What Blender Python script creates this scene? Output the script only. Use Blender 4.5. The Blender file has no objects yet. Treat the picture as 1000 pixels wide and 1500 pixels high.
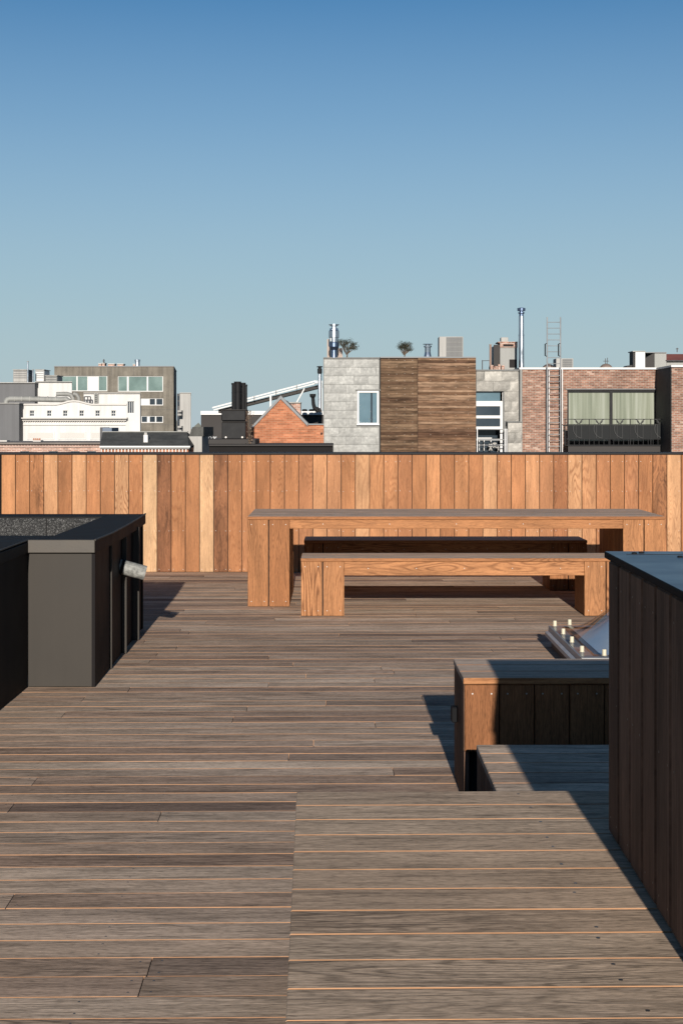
import bpy, math, random
from mathutils import Vector, Matrix
random.seed(7)
R = math.radians
F = 2177.0          # focal length expressed in photo pixels (photo 1000 x 1500)
EYE = 1.5           # eye height above the deck
HZ = 622.0          # horizon row
GROUND = -16.0
scn = bpy.context.scene
col = scn.collection
def PX(px, d): return (px-500)/F*d
def PZ(py, d): return EYE-(py-HZ)/F*d

# ------------------------------------------------------------------ mesh builder
class MB:
    def __init__(s):
        s.v=[]; s.f=[]; s.m=[]; s.uv=[]; s.r=[]; s.sm=[]
    def face(s, pts, mat=0, rnd=0.5, uv=None, smooth=False):
        i=len(s.v); s.v += [tuple(p) for p in pts]
        s.f.append(list(range(i,i+len(pts)))); s.m.append(mat); s.r.append(rnd); s.sm.append(smooth)
        s.uv.append(uv or [(p[0],p[1]+p[2]) for p in pts])
    def board(s, a, b, g=0, mat=0, bev=0.002, rnd=None, over=None, M=None):
        """chamfered box from corner a to corner b, grain along axis g; over: {(axis,sign): mat}"""
        if rnd is None: rnd=random.random()
        over=over or {}
        c=[(a[k]+b[k])/2 for k in range(3)]; h=[abs(b[k]-a[k])/2 for k in range(3)]
        bev=min(bev,*[x*.45 for x in h])
        V={}
        for sx in(-1,1):
            for sy in(-1,1):
                for sz in(-1,1):
                    sg=(sx,sy,sz)
                    for ax in range(3):
                        V[sg,ax]=tuple(c[k]+sg[k]*(h[k]-(0 if k==ax else bev)) for k in range(3))
        def emit(pts,nrm,mat):
            n=(Vector(pts[1])-Vector(pts[0])).cross(Vector(pts[2])-Vector(pts[1]))
            if n.dot(Vector(nrm))<0: pts=pts[::-1]
            o=[k for k in range(3) if k!=g]
            uv=[(p[g]-a[g],(p[o[0]]-a[o[0]])+(p[o[1]]-a[o[1]])) for p in pts]
            if M is not None: pts=[tuple(M@Vector(p)) for p in pts]
            s.face(pts,mat,rnd,uv)
        sg=lambda ax,sv,o: None
        for ax in range(3):
            o=[k for k in range(3) if k!=ax]
            for sv in(-1,1):
                pts=[]
                for p,q in((-1,-1),(1,-1),(1,1),(-1,1)):
                    t=[0,0,0]; t[ax]=sv; t[o[0]]=p; t[o[1]]=q; pts.append(V[tuple(t),ax])
                n=[0,0,0]; n[ax]=sv
                emit(pts,n,over.get((ax,sv),mat))
        if bev<1e-6: return
        for a1,a2 in((0,1),(0,2),(1,2)):
            a3=3-a1-a2
            for s1 in(-1,1):
                for s2 in(-1,1):
                    t=[0,0,0]; t[a1]=s1; t[a2]=s2
                    t[a3]=-1; c1=tuple(t); t[a3]=1; c2=tuple(t)
                    n=[0,0,0]; n[a1]=s1; n[a2]=s2
                    mm=over.get((a1,s1),over.get((a2,s2),mat))
                    emit([V[c1,a1],V[c2,a1],V[c2,a2],V[c1,a2]],n,mm)
        for c1 in [(x,y,z) for x in(-1,1) for y in(-1,1) for z in(-1,1)]:
            emit([V[c1,0],V[c1,1],V[c1,2]],c1,mat)
    def box(s,a,b,mat=0,bev=0,rnd=.5,M=None,g=0): s.board(a,b,g,mat,bev,rnd,None,M)
    def pb(s,x0,x1,y0,y1,d,dep,mat=0,bev=0,rnd=.5):
        """box whose front face is at distance d, edges read in photo px; y1 None = down to the ground"""
        z0=GROUND if y1 is None else PZ(y1,d)
        s.board((PX(x0,d),d,z0),(PX(x1,d),d+dep,PZ(y0,d)),0,mat,bev,rnd)
    def tube(s,pts,r,seg=12,mat=0,cap=True,smooth=True):
        pts=[Vector(p) for p in pts]
        rr=r if isinstance(r,(list,tuple)) else [r]*len(pts)
        rings=[]; up=None
        for i,p in enumerate(pts):
            t=(pts[min(i+1,len(pts)-1)]-pts[max(i-1,0)]).normalized()
            ref=Vector((0,0,1)) if abs(t.z)<.95 else Vector((0,1,0))
            if up is None: up=t.cross(ref).normalized()
            e1=(up-t*up.dot(t)).normalized(); up=e1; e2=t.cross(e1)
            rings.append([p+(e1*math.cos(2*math.pi*k/seg)+e2*math.sin(2*math.pi*k/seg))*rr[i] for k in range(seg)])
        for i in range(len(rings)-1):
            for k in range(seg):
                j=(k+1)%seg
                s.face([rings[i][k],rings[i][j],rings[i+1][j],rings[i+1][k]],mat,.5,None,smooth)
        if cap: s.face(rings[0][::-1],mat); s.face(rings[-1],mat)
    def lathe(s,prof,c,seg=20,mat=0,mats=None):
        """prof: list of (r,z)"""
        for i in range(len(prof)-1):
            (r0,z0),(r1,z1)=prof[i],prof[i+1]
            for k in range(seg):
                a0=2*math.pi*k/seg; a1=2*math.pi*(k+1)/seg
                q=[(c[0]+r*math.cos(a),c[1]+r*math.sin(a),c[2]+z) for r,z,a in((r0,z0,a0),(r0,z0,a1),(r1,z1,a1),(r1,z1,a0))]
                s.face(q,mats[i] if mats else mat,.5,None,abs(z1-z0)>1e-6)
    def prism(s,poly,y0,y1,mat=0):
        """poly in XZ, extruded along y"""
        n=len(poly); ar=sum(poly[i][0]*poly[(i+1)%n][1]-poly[(i+1)%n][0]*poly[i][1] for i in range(n))
        if ar<0: poly=poly[::-1]
        s.face([(x,y0,z) for x,z in poly],mat); s.face([(x,y1,z) for x,z in poly[::-1]],mat)
        for i in range(n):
            (xa,za),(xb,zb)=poly[i],poly[(i+1)%n]
            s.face([(xb,y0,zb),(xa,y0,za),(xa,y1,za),(xb,y1,zb)],mat)
    def tp(s,x0,x1,bx0,bx1,y0,y1,d,dep,mat=0):
        '''block with a non-rectangular plan: front edges x0,x1 at d, back edges bx0,bx1 read at d+dep'''
        z1=PZ(y0,d); z0=GROUND if y1 is None else PZ(y1,d); e=d+dep
        P=[(PX(x0,d),d),(PX(x1,d),d),(PX(bx1,e),e),(PX(bx0,e),e)]
        s.face([(x,y,z0) for x,y in P[::-1]],mat); s.face([(x,y,z1) for x,y in P],mat)
        for k in range(4):
            a,b=P[k],P[(k+1)%4]; s.face([(a[0],a[1],z0),(b[0],b[1],z0),(b[0],b[1],z1),(a[0],a[1],z1)],mat)
    def holes(s,x0,x1,y0,y1,d,dep,hs,mat=0):
        """facade skin (photo px) with rectangular openings hs"""
        xs=sorted({x0,x1,*[h[0] for h in hs],*[h[1] for h in hs]}); ys=sorted({y0,y1,*[h[2] for h in hs],*[h[3] for h in hs]})
        for j in range(len(ys)-1):
            cy=(ys[j]+ys[j+1])/2; run=None
            for i in range(len(xs)):
                inside = i<len(xs)-1 and not any(h[0]<(xs[i]+xs[i+1])/2<h[1] and h[2]<cy<h[3] for h in hs)
                if inside and run is None: run=xs[i]
                if not inside and run is not None:
                    s.pb(run,xs[i],ys[j],ys[j+1],d,dep,mat); run=None
    def build(s,name,mats,parent=None,world=True):
        me=bpy.data.meshes.new(name)
        off=Vector((0,0,0))
        if parent is not None and world:
            off=parent.location
            p=parent.parent
            while p is not None: off=off+p.location; p=p.parent
        me.from_pydata([(v[0]-off[0],v[1]-off[1],v[2]-off[2]) for v in s.v],[],s.f)
        if not isinstance(mats,(list,tuple)): mats=[mats]
        for m in mats: me.materials.append(m)
        me.polygons.foreach_set('material_index',s.m)
        me.polygons.foreach_set('use_smooth',s.sm)
        ul=me.uv_layers.new(name='UVMap'); fl=[c for u in s.uv for p in u for c in p]
        ul.data.foreach_set('uv',fl)
        at=me.attributes.new('rnd','FLOAT','FACE'); at.data.foreach_set('value',s.r)
        me.update()
        o=bpy.data.objects.new(name,me); col.objects.link(o)
        if parent is not None: o.parent=parent
        return o
def tag(o,label=None,cat=None,group=None,kind=None):
    if label: o['label']=label
    if cat: o['category']=cat
    if group: o['group']=group
    if kind: o['kind']=kind
    return o
def thing(name,label,cat,loc=(0,0,0),rz=0,group=None):
    o=bpy.data.objects.new(name,None); col.objects.link(o)
    o.empty_display_size=.2; o.location=loc; o.rotation_euler=(0,0,rz)
    return tag(o,label,cat,group)
def part(name,mat,parent,boxes):
    m=MB()
    for b in boxes: m.pb(*b)
    return m.build(name,mat,parent)

# ------------------------------------------------------------------ materials
class NT:
    def __init__(s,name):
        s.mat=bpy.data.materials.new(name); s.mat.use_nodes=True
        s.t=s.mat.node_tree; s.b=s.t.nodes['Principled BSDF']
    def n(s,typ,**kw):
        nd=s.t.nodes.new(typ)
        for k,v in kw.items():
            if k.startswith('i_'): nd.inputs[k[2:].replace('_',' ')].default_value=v
            else: setattr(nd,k,v)
        return nd
    def l(s,a,b): s.t.links.new(a,b)
    def math(s,op,a,b=None,c=None,clamp=False):
        nd=s.n('ShaderNodeMath',operation=op,use_clamp=clamp)
        for i,x in enumerate((a,b,c)):
            if x is None: continue
            if isinstance(x,(int,float)): nd.inputs[i].default_value=x
            else: s.l(x,nd.inputs[i])
        return nd.outputs[0]
    def vec(s,x,y,z=0):
        nd=s.n('ShaderNodeCombineXYZ')
        for i,q in enumerate((x,y,z)):
            if isinstance(q,(int,float)): nd.inputs[i].default_value=q
            else: s.l(q,nd.inputs[i])
        return nd.outputs[0]
    def noise(s,v,scale=1,detail=2,rough=.5,dist=0):
        nd=s.n('ShaderNodeTexNoise'); nd.inputs['Scale'].default_value=scale; nd.inputs['Detail'].default_value=detail
        nd.inputs['Roughness'].default_value=rough; nd.inputs['Distortion'].default_value=dist
        s.l(v,nd.inputs['Vector']); return nd.outputs['Fac']
    def remap(s,v,a,b,c,d):
        nd=s.n('ShaderNodeMapRange'); nd.clamp=True
        for k,x in zip(('From Min','From Max','To Min','To Max'),(a,b,c,d)): nd.inputs[k].default_value=x
        s.l(v,nd.inputs['Value']); return nd.outputs['Result']
    def ramp(s,v,stops):
        nd=s.n('ShaderNodeValToRGB'); e=nd.color_ramp.elements
        while len(e)<len(stops): e.new(.5)
        for i,(p,c) in enumerate(stops): e[i].position=p; e[i].color=(*c,1)
        s.l(v,nd.inputs['Fac']); return nd.outputs['Color']
    def scale(s,c,f):
        nd=s.n('ShaderNodeVectorMath',operation='SCALE'); s.l(c,nd.inputs[0]); s.l(f,nd.inputs['Scale']); return nd.outputs[0]
    def mix(s,f,a,b):
        nd=s.n('ShaderNodeMix',data_type='RGBA')
        if isinstance(f,(int,float)): nd.inputs[0].default_value=f
        else: s.l(f,nd.inputs[0])
        for i,x in((6,a),(7,b)):
            if isinstance(x,tuple): nd.inputs[i].default_value=(*x,1)
            else: s.l(x,nd.inputs[i])
        return nd.outputs[2]
    def bump(s,h,strength,dist):
        nd=s.n('ShaderNodeBump'); nd.inputs['Strength'].default_value=strength; nd.inputs['Distance'].default_value=dist
        s.l(h,nd.inputs['Height']); s.l(nd.outputs[0],s.b.inputs['Normal'])

def wood(name,stops,ring=.35,fiber=.18,blotch=.15,rough=.6,freq=26,ra=(.55,7.0),bump=.3,spec=.3,ringcol=None,stain=0,patch=0,pore=0,swirl=0,mfl=.12):
    t=NT(name); uvn=t.n('ShaderNodeUVMap'); uvn.uv_map='UVMap'
    sp=t.n('ShaderNodeSeparateXYZ'); t.l(uvn.outputs[0],sp.inputs[0]); u,v=sp.outputs[0],sp.outputs[1]
    at=t.n('ShaderNodeAttribute',attribute_name='rnd'); rn=at.outputs['Fac']
    wn=t.n('ShaderNodeTexWhiteNoise',noise_dimensions='1D'); t.l(t.math('MULTIPLY',rn,917.3),wn.inputs['W'])
    ws=t.n('ShaderNodeSeparateColor'); t.l(wn.outputs['Color'],ws.inputs[0]); w1,w2,w3=ws.outputs[0],ws.outputs[1],ws.outputs[2]
    ou=t.math('MULTIPLY',rn,531.0); ov=t.math('MULTIPLY',w2,77.0)
    def co(a,b):
        return t.vec(t.math('MULTIPLY_ADD',u,a,ou),t.math('MULTIPLY_ADD',v,b,ov),t.math('MULTIPLY',w3,9.0))
    n1=t.noise(co(*ra),1,1.6+swirl,.45,.25+swirl)
    fq=t.math('MULTIPLY_ADD',w1,freq,freq*.5)
    s_=t.math('SINE',t.math('MULTIPLY',n1,t.math('MULTIPLY',fq,6.28)))
    msk=t.remap(t.noise(co(.45,2.2),1,1,.5),.36,.62,mfl,1)
    rg=t.math('MULTIPLY',t.math('POWER',t.math('MULTIPLY_ADD',s_,.5,.5),2.4),msk)
    fb=t.noise(co(7,170),1,4,.65)
    fb2=t.noise(co(40,520),1,2,.6)
    bl=t.noise(co(1.6,7),1,3,.55)
    c=t.ramp(rn,stops)
    rs=t.math('MULTIPLY',rg,t.math('MULTIPLY_ADD',w3,ring,ring*.45))
    if ringcol: c=t.mix(rs,c,ringcol)
    else: c=t.scale(c,t.math('SUBTRACT',1.0,rs))
    c=t.scale(c,t.remap(fb,.28,.72,1-fiber,1+fiber))
    c=t.scale(c,t.remap(fb2,.3,.7,1-fiber*.7,1+fiber*.7))
    c=t.scale(c,t.remap(bl,.3,.7,1-blotch,1+blotch))
    if stain:
        st=t.noise(co(3.2,26),1,4,.62,.4)
        c=t.scale(c,t.remap(st,.52,.68,1,1-stain))
    if pore:
        po=t.noise(co(34,300),1,2,.55); c=t.scale(c,t.remap(po,.50,.68,1+pore*.25,1-pore))
        pl_=t.noise(co(3,60),1,3,.6,.3); c=t.scale(c,t.remap(pl_,.56,.66,1,1-pore*.6))
    if patch:
        g=t.n('ShaderNodeTexCoord'); pn=t.noise(g.outputs['Object'],.55,3,.5)
        c=t.scale(c,t.remap(pn,.35,.65,1-patch,1+patch))
    t.l(c,t.b.inputs['Base Color'])
    t.l(t.remap(fb,.3,.7,rough-.06,rough+.08),t.b.inputs['Roughness'])
    t.b.inputs['Specular IOR Level'].default_value=spec
    t.bump(t.math('ADD',fb,t.math('MULTIPLY',rg,.35)),bump,.0012)
    return t.mat
def plain(name,c,rough=.7,metal=0,var=.12,scale=1.5,bump=0,spec=.5,streak=0,fine=0):
    t=NT(name); g=t.n('ShaderNodeTexCoord')
    n=t.noise(g.outputs['Object'],scale,4,.55)
    rgb=t.n('ShaderNodeRGB'); rgb.outputs[0].default_value=(*c,1)
    cc=t.scale(rgb.outputs[0],t.remap(n,.3,.7,1-var,1+var))
    if streak:
        mp=t.n('ShaderNodeMapping'); mp.inputs['Scale'].default_value=(2.2,2.2,.12); t.l(g.outputs['Object'],mp.inputs[0])
        n2=t.noise(mp.outputs[0],1.6,4,.6); cc=t.scale(cc,t.remap(n2,.42,.7,1,1-streak))
    if fine:
        n3=t.noise(g.outputs['Object'],scale*14,2,.6); cc=t.scale(cc,t.remap(n3,.3,.7,1-fine,1+fine))
    t.l(cc,t.b.inputs['Base Color'])
    t.l(t.remap(n,.3,.7,max(.03,rough-.05),min(1,rough+.07)),t.b.inputs['Roughness'])
    t.b.inputs['Metallic'].default_value=metal; t.b.inputs['Specular IOR Level'].default_value=spec
    if bump: t.bump(t.noise(g.outputs['Object'],scale*12,3,.6),bump,.004)
    return t.mat
def brick(name,c1,c2,mortar,bw=.215,bh=.068,ms=.011,odd=None):
    t=NT(name); g=t.n('ShaderNodeTexCoord'); sp=t.n('ShaderNodeSeparateXYZ'); t.l(g.outputs['Object'],sp.inputs[0])
    v=t.vec(t.math('ADD',sp.outputs[0],sp.outputs[1]),sp.outputs[2])
    b=t.n('ShaderNodeTexBrick'); b.offset=.5; t.l(v,b.inputs['Vector'])
    for k,x in(('Scale',1),('Mortar Size',ms),('Mortar Smooth',.1),('Bias',0),('Brick Width',bw),('Row Height',bh)): b.inputs[k].default_value=x
    b.inputs['Color1'].default_value=(*c1,1); b.inputs['Color2'].default_value=(*c2,1); b.inputs['Mortar'].default_value=(*mortar,1)
    # single bricks that are paler / darker
    mp=t.n('ShaderNodeMapping'); t.l(t.vec(t.math('ADD',t.math('MULTIPLY',t.math('ADD',sp.outputs[0],sp.outputs[1]),1/bw),t.math('MULTIPLY',t.math('MODULO',t.math('FLOOR',t.math('MULTIPLY',sp.outputs[2],1/bh)),2.0),.5)),t.math('MULTIPLY',sp.outputs[2],1/bh)),mp.inputs[0])
    vo=t.n('ShaderNodeTexWhiteNoise',noise_dimensions='2D'); sn=t.n('ShaderNodeVectorMath',operation='FLOOR'); t.l(mp.outputs[0],sn.inputs[0]); t.l(sn.outputs[0],vo.inputs['Vector'])
    c=t.scale(b.outputs['Color'],t.remap(vo.outputs['Value'],0,1,.72,1.3))
    if odd: c=t.mix(t.remap(vo.outputs['Value'],.95,.97,0,.45),c,odd)
    n=t.noise(g.outputs['Object'],.7,3,.5); c=t.scale(c,t.remap(n,.3,.7,.85,1.15))
    t.l(c,t.b.inputs['Base Color']); t.b.inputs['Roughness'].default_value=.9; t.b.inputs['Specular IOR Level'].default_value=.2
    t.bump(b.outputs['Fac'],-.3,.01)
    return t.mat
def glass(name,c,rough=.04,spec=.4,var=.25,scale=.8):
    m=plain(name,c,rough,0,var,scale,0,spec); return m

WSTOPS=[(0,(.105,.043,.023)),(.10,(.185,.080,.037)),(.2,(.27,.118,.051)),(.33,(.345,.153,.068)),(.46,(.25,.107,.046)),(.58,(.375,.177,.080)),(.70,(.285,.122,.056)),(.82,(.39,.195,.095)),(.94,(.42,.235,.122)),(1,(.44,.28,.155))]
WALLW=wood('wall_hardwood',WSTOPS,ring=.50,fiber=.12,blotch=.22,rough=.6,freq=24,ra=(.9,7.0),bump=.2,ringcol=(.15,.052,.02),stain=.16,spec=.1,pore=.18)
FIGW=wood('figured_wall_hardwood',WSTOPS,ring=.62,fiber=.14,blotch=.42,rough=.6,freq=7,ra=(2.4,6.5),bump=.2,ringcol=(.05,.02,.012),stain=.5,spec=.1,pore=.25,swirl=1.3)
TABW=wood('table_hardwood',[(0,(.31,.138,.059)),(.5,(.345,.160,.07)),(1,(.265,.113,.047))],ring=.72,fiber=.16,blotch=.18,rough=.6,freq=26,ra=(.8,9.0),bump=.25,ringcol=(.10,.038,.015),stain=.16,spec=.1,pore=.22,swirl=.12,mfl=.42)
DECKW=wood('weathered_decking',[(0,(.44,.332,.248)),(.2,(.39,.28,.206)),(.4,(.48,.37,.283)),(.55,(.33,.228,.168)),(.7,(.45,.338,.252)),(.85,(.51,.40,.305)),(.94,(.20,.138,.108)),(1,(.42,.315,.235))],
    ring=.36,fiber=.30,blotch=.22,rough=.85,freq=16,ra=(1.0,11),bump=.6,spec=.12,stain=.38,patch=.12,pore=.42)
PLATW=wood('weathered_platform_boards',[(0,(.44,.328,.234)),(.3,(.39,.280,.196)),(.6,(.48,.364,.262)),(1,(.42,.308,.218))],
    ring=.42,fiber=.30,blotch=.16,rough=.85,freq=20,ra=(1.3,10),bump=.6,spec=.12,stain=.36,patch=.06,pore=.42,swirl=.1)
EDGEW=wood('board_edge_raw_wood',[(0,(.34,.185,.10)),(.5,(.46,.25,.13)),(1,(.28,.155,.09))],ring=.15,fiber=.12,rough=.6,freq=8)
TOPW=wood('weathered_furniture_top',[(0,(.46,.355,.275)),(.5,(.40,.30,.23)),(1,(.52,.41,.325))],ring=.2,fiber=.22,blotch=.14,rough=.8,freq=12,stain=.25,spec=.1,pore=.25)
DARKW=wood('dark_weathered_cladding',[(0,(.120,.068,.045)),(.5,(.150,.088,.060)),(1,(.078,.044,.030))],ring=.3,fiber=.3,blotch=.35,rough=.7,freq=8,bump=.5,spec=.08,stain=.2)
BENCHSIDE=wood('planter_cladding',[(0,(.22,.092,.040)),(.5,(.19,.08,.034)),(1,(.25,.11,.047))],ring=.4,fiber=.25,blotch=.2,pore=.3,spec=.1,rough=.7,freq=14,ra=(.9,12),bump=.4,ringcol=(.12,.05,.02))
CLADW=wood('city_wood_cladding',[(0,(.13,.072,.042)),(.25,(.19,.115,.070)),(.5,(.075,.040,.025)),(.75,(.24,.155,.10)),(1,(.14,.082,.05))],ring=.2,fiber=.2,blotch=.45,rough=.85,freq=5,ra=(.5,3),bump=0,stain=.45,spec=.1)
CLADW2=wood('city_wood_cladding_dark',[(0,(.10,.06,.036)),(.25,(.14,.088,.054)),(.5,(.07,.04,.025)),(.75,(.16,.105,.066)),(1,(.11,.068,.042))],ring=.2,fiber=.2,blotch=.4,rough=.85,freq=5,ra=(.5,3),bump=0,stain=.5,spec=.1)
GAPD=plain('gap_dark',(.012,.009,.008),.9)
SCREW=plain('screw_steel',(.36,.33,.30),.45,.4,.1,20)
SCREWD=plain('screw_dull',(.16,.14,.12),.4,.8,.1,20)
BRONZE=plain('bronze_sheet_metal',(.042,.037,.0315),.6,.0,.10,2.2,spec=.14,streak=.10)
BRONZED=plain('black_and_shaded_sheet_metal',(.012,.0105,.0105),.6,.0,.08,3,spec=.05)  # unlit upstand sides: shade put into the bronze colour; elsewhere plain black metal
CAPM=plain('coping_membrane',(.016,.0155,.0155),.75,0,.25,6,.15,spec=.08)
GALV=plain('galvanised_steel',(.20,.20,.185),.7,.2,.6,34,.2)
LIDM=plain('lid_steel_sky_tint',(.035,.048,.06),.32,.2,.10,5,.03,spec=.7)  # dark steel; blue of the reflected sky is mixed into the base colour
BLACKM=plain('black_metal',(.011,.011,.012),.5,0,.15,4,spec=.12)
BLACKP=plain('black_plastic',(.010,.010,.011),.7,spec=.05)
ALU=plain('aluminium_frame',(.42,.42,.42),.45,.3,.15,9)
def granules():
    t=NT('mineral_felt'); g=t.n('ShaderNodeTexCoord')
    vo=t.n('ShaderNodeTexVoronoi'); vo.inputs['Scale'].default_value=210; t.l(g.outputs['Object'],vo.inputs['Vector'])
    ws=t.n('ShaderNodeSeparateColor'); t.l(vo.outputs['Color'],ws.inputs[0])
    n=t.noise(g.outputs['Object'],60,2,.7)
    c=t.ramp(ws.outputs[0],[(0,(.014,.014,.015)),(.55,(.04,.04,.039)),(.8,(.11,.108,.104)),(1,(.22,.215,.21))])
    t.l(t.scale(c,t.remap(n,.3,.7,.25,.85)),t.b.inputs['Base Color']); t.b.inputs['Roughness'].default_value=.95
    t.bump(ws.outputs[0],.5,.004); return t.mat
FELT=granules()
CONC=plain('aged_concrete',(.165,.148,.122),.9,0,.26,.8,.0,.2,streak=.35,fine=.12)
CONCD=plain('dark_render',(.075,.075,.078),.9,0,.1,.6)
CREAM=plain('cream_render',(.54,.53,.51),.85,0,.06,.3,0,.2,streak=.15)
CREAM2=plain('cream_render_trim',(.46,.44,.41),.85,0,.06,.3)
GREYR=plain('grey_render',(.125,.125,.128),.9,0,.08,.4,0,.2,streak=.1)
LGREY=plain('light_grey_block',(.34,.33,.31),.9,0,.08,.4,0,.2,streak=.2)
WHITE=plain('white_paint',(.50,.495,.48),.5,0,.04,1)
ANTH=plain('anthracite_cladding',(.030,.026,.024),.8,0,.12,.8)
ROOFD=plain('dark_slate_roof',(.075,.075,.070),.85,0,.25,1.2,0,.2,streak=.25,fine=.15)
FASCIA=plain('grey_zinc_coping',(.16,.165,.17),.6,0,.15,1.5)
ZINC=plain('weathered_zinc',(.12,.12,.115),.6,.15,.16,.9,0,.4,streak=.2,fine=.08)
ZINC2=plain('shiny_zinc',(.20,.192,.172),.5,.3,.16,.9,0,.4,streak=.15,fine=.08)
def zinc_tiles(name,c,amp):
    t=NT(name); g=t.n('ShaderNodeTexCoord'); at=t.n('ShaderNodeAttribute',attribute_name='rnd')
    rgb=t.n('ShaderNodeRGB'); rgb.outputs[0].default_value=(*c,1)
    n=t.noise(g.outputs['Object'],1.6,4,.6); n2=t.noise(g.outputs['Object'],9,3,.6)
    cc=t.scale(rgb.outputs[0],t.remap(at.outputs['Fac'],0,1,1-amp,1+amp)); cc=t.scale(cc,t.remap(n,.3,.7,.9,1.1)); cc=t.scale(cc,t.remap(n2,.3,.7,.95,1.05))
    t.l(cc,t.b.inputs['Base Color']); t.l(t.remap(n2,.3,.7,.52,.66),t.b.inputs['Roughness']); t.b.inputs['Metallic'].default_value=.4; t.b.inputs['Specular IOR Level'].default_value=.4
    return t.mat
ZT1=zinc_tiles('zinc_shingles',(.20,.20,.19),.12); ZT2=zinc_tiles('shiny_zinc_shingles',(.21,.20,.18),.22)
BR_R=brick('red_brown_brick',(.26,.125,.085),(.17,.075,.052),(.26,.215,.175),bw=.19,bh=.062,odd=(.40,.31,.25))
BR_O=brick('orange_brick',(.36,.135,.068),(.30,.105,.052),(.34,.17,.10),bh=.065,odd=(.20,.06,.03))
BR_P=brick('old_pink_brick',(.36,.20,.15),(.28,.14,.10),(.42,.36,.31))
STEEL=plain('stainless_flue',(.42,.45,.49),.22,.95,.15,2)
STEELB=plain('blued_flue_band',(.12,.16,.24),.25,.9,.2,2)
GREYP=plain('grey_paint',(.22,.22,.205),.6,0,.1,2,streak=.2)
RUST=plain('rusty_red_roof',(.20,.055,.035),.8,0,.2,1)
GL_D=glass('dark_window_glass',(.03,.04,.05))
GL_G=glass('green_window_glass',(.125,.18,.165),.10,.8,.2)
GL_B=glass('sky_tinted_window_glass',(.085,.14,.17),.05,1)  # bluish reflection is part of the pane colour
CANE=plain('ladder_steel',(.34,.34,.34),.45,.6,.1,3)
LEAF=plain('rooftop_foliage',(.045,.05,.03),.8,0,.4,6)
BARK=plain('bark',(.09,.065,.045),.9,0,.3,6)
WOODF=plain('far_wood_foliage',(.10,.105,.09),.9,0,.3,.1)
GRND=plain('street_ground',(.13,.13,.12),.95,0,.3,.02)
def curtain():
    t=NT('curtain_behind_glass'); g=t.n('ShaderNodeTexCoord'); sp=t.n('ShaderNodeSeparateXYZ'); t.l(g.outputs['Object'],sp.inputs[0])
    w=t.noise(t.vec(t.math('MULTIPLY',sp.outputs[0],9.0),t.math('MULTIPLY',sp.outputs[2],.25)),1,2,.5)
    c=t.ramp(w,[(.3,(.14,.155,.115)),(.5,(.20,.215,.165)),(.7,(.27,.285,.235))])
    t.l(c,t.b.inputs['Base Color']); t.b.inputs['Roughness'].default_value=.12; t.b.inputs['Specular IOR Level'].default_value=.4
    return t.mat
CURT=curtain()
def clear():
    t=NT('clear_acrylic'); n=t.t.nodes; out=n['Material Output']; n.remove(t.b)
    tr=t.n('ShaderNodeBsdfTransparent'); tr.inputs[0].default_value=(.86,.90,.93,1)
    gl=t.n('ShaderNodeBsdfGlossy'); gl.inputs['Roughness'].default_value=.03
    fr=t.n('ShaderNodeFresnel'); fr.inputs[0].default_value=1.5
    mx=t.n('ShaderNodeMixShader'); t.l(t.math('MULTIPLY_ADD',fr.outputs[0],.45,.03,clamp=True),mx.inputs[0]); t.l(tr.outputs[0],mx.inputs[1]); t.l(gl.outputs[0],mx.inputs[2])
    t.l(mx.outputs[0],out.inputs[0]); return t.mat
CLEAR=clear()
OPAL=plain('opal_inner_dome',(.66,.71,.76),.12,0,.12,3,0,.8)
CAPW=plain('cream_bolt_cap',(.52,.47,.35),.45,0,.05,9)

# ------------------------------------------------------------------ deck and setting
def disc(m,c,n,r,mat,seg=8,h=.0012):
    """small flat screw head facing n"""
    n=Vector(n); c=Vector(c)
    m.tube([c-n*.001,c+n*h],r,seg,mat,True,False)
PITCH=.1437; GAP=.0045; TH=R(1.05)
Mdeck=Matrix.Rotation(TH,4,'Z')
dk=MB(); y=.6
row=0
yoff=3.762
k0=int((1.0-yoff)/PITCH); k1=int((15.3-yoff)/PITCH)
for k in range(k0,k1+1):
    y0=yoff+k*PITCH; x=-6.0-random.random()*2.5
    while x<6.6:
        L=random.choice([1.85,2.45,3.05,3.65,4.25]); x1=x+L
        dz=random.uniform(-.0006,.0006)
        dk.board((x+.0012,y0+GAP/2,-.028+dz),(x1-.0012,y0+PITCH-GAP/2,dz),0,0,.0011,None,{(1,-1):1},Mdeck)
        if -4.5<x1 and x<4.5 and y0<9.5:
            for sx in [x+.03,x1-.03]+[q*.61 for q in range(-8,9) if x+.2<q*.61<x1-.2]:
                for sy in(.03,PITCH-.03):
                    p=Mdeck@Vector((sx,y0+sy+random.uniform(-.004,.004),dz)); disc(dk,p,(0,0,1),.0036,2,6,.0006)
        x=x1
deck=dk.build('deck',[DECKW,EDGEW,SCREWD]); tag(deck,kind='structure')
m=MB(); m.box((-9,-2,-.45),(9,15.42,-.034)); tag(m.build('deck_base',GAPD),kind='structure')
m=MB(); m.face([(-4000,-600,GROUND),(4000,-600,GROUND),(4000,6000,GROUND),(-4000,6000,GROUND)]); tag(m.build('ground',GRND),kind='structure')

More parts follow.
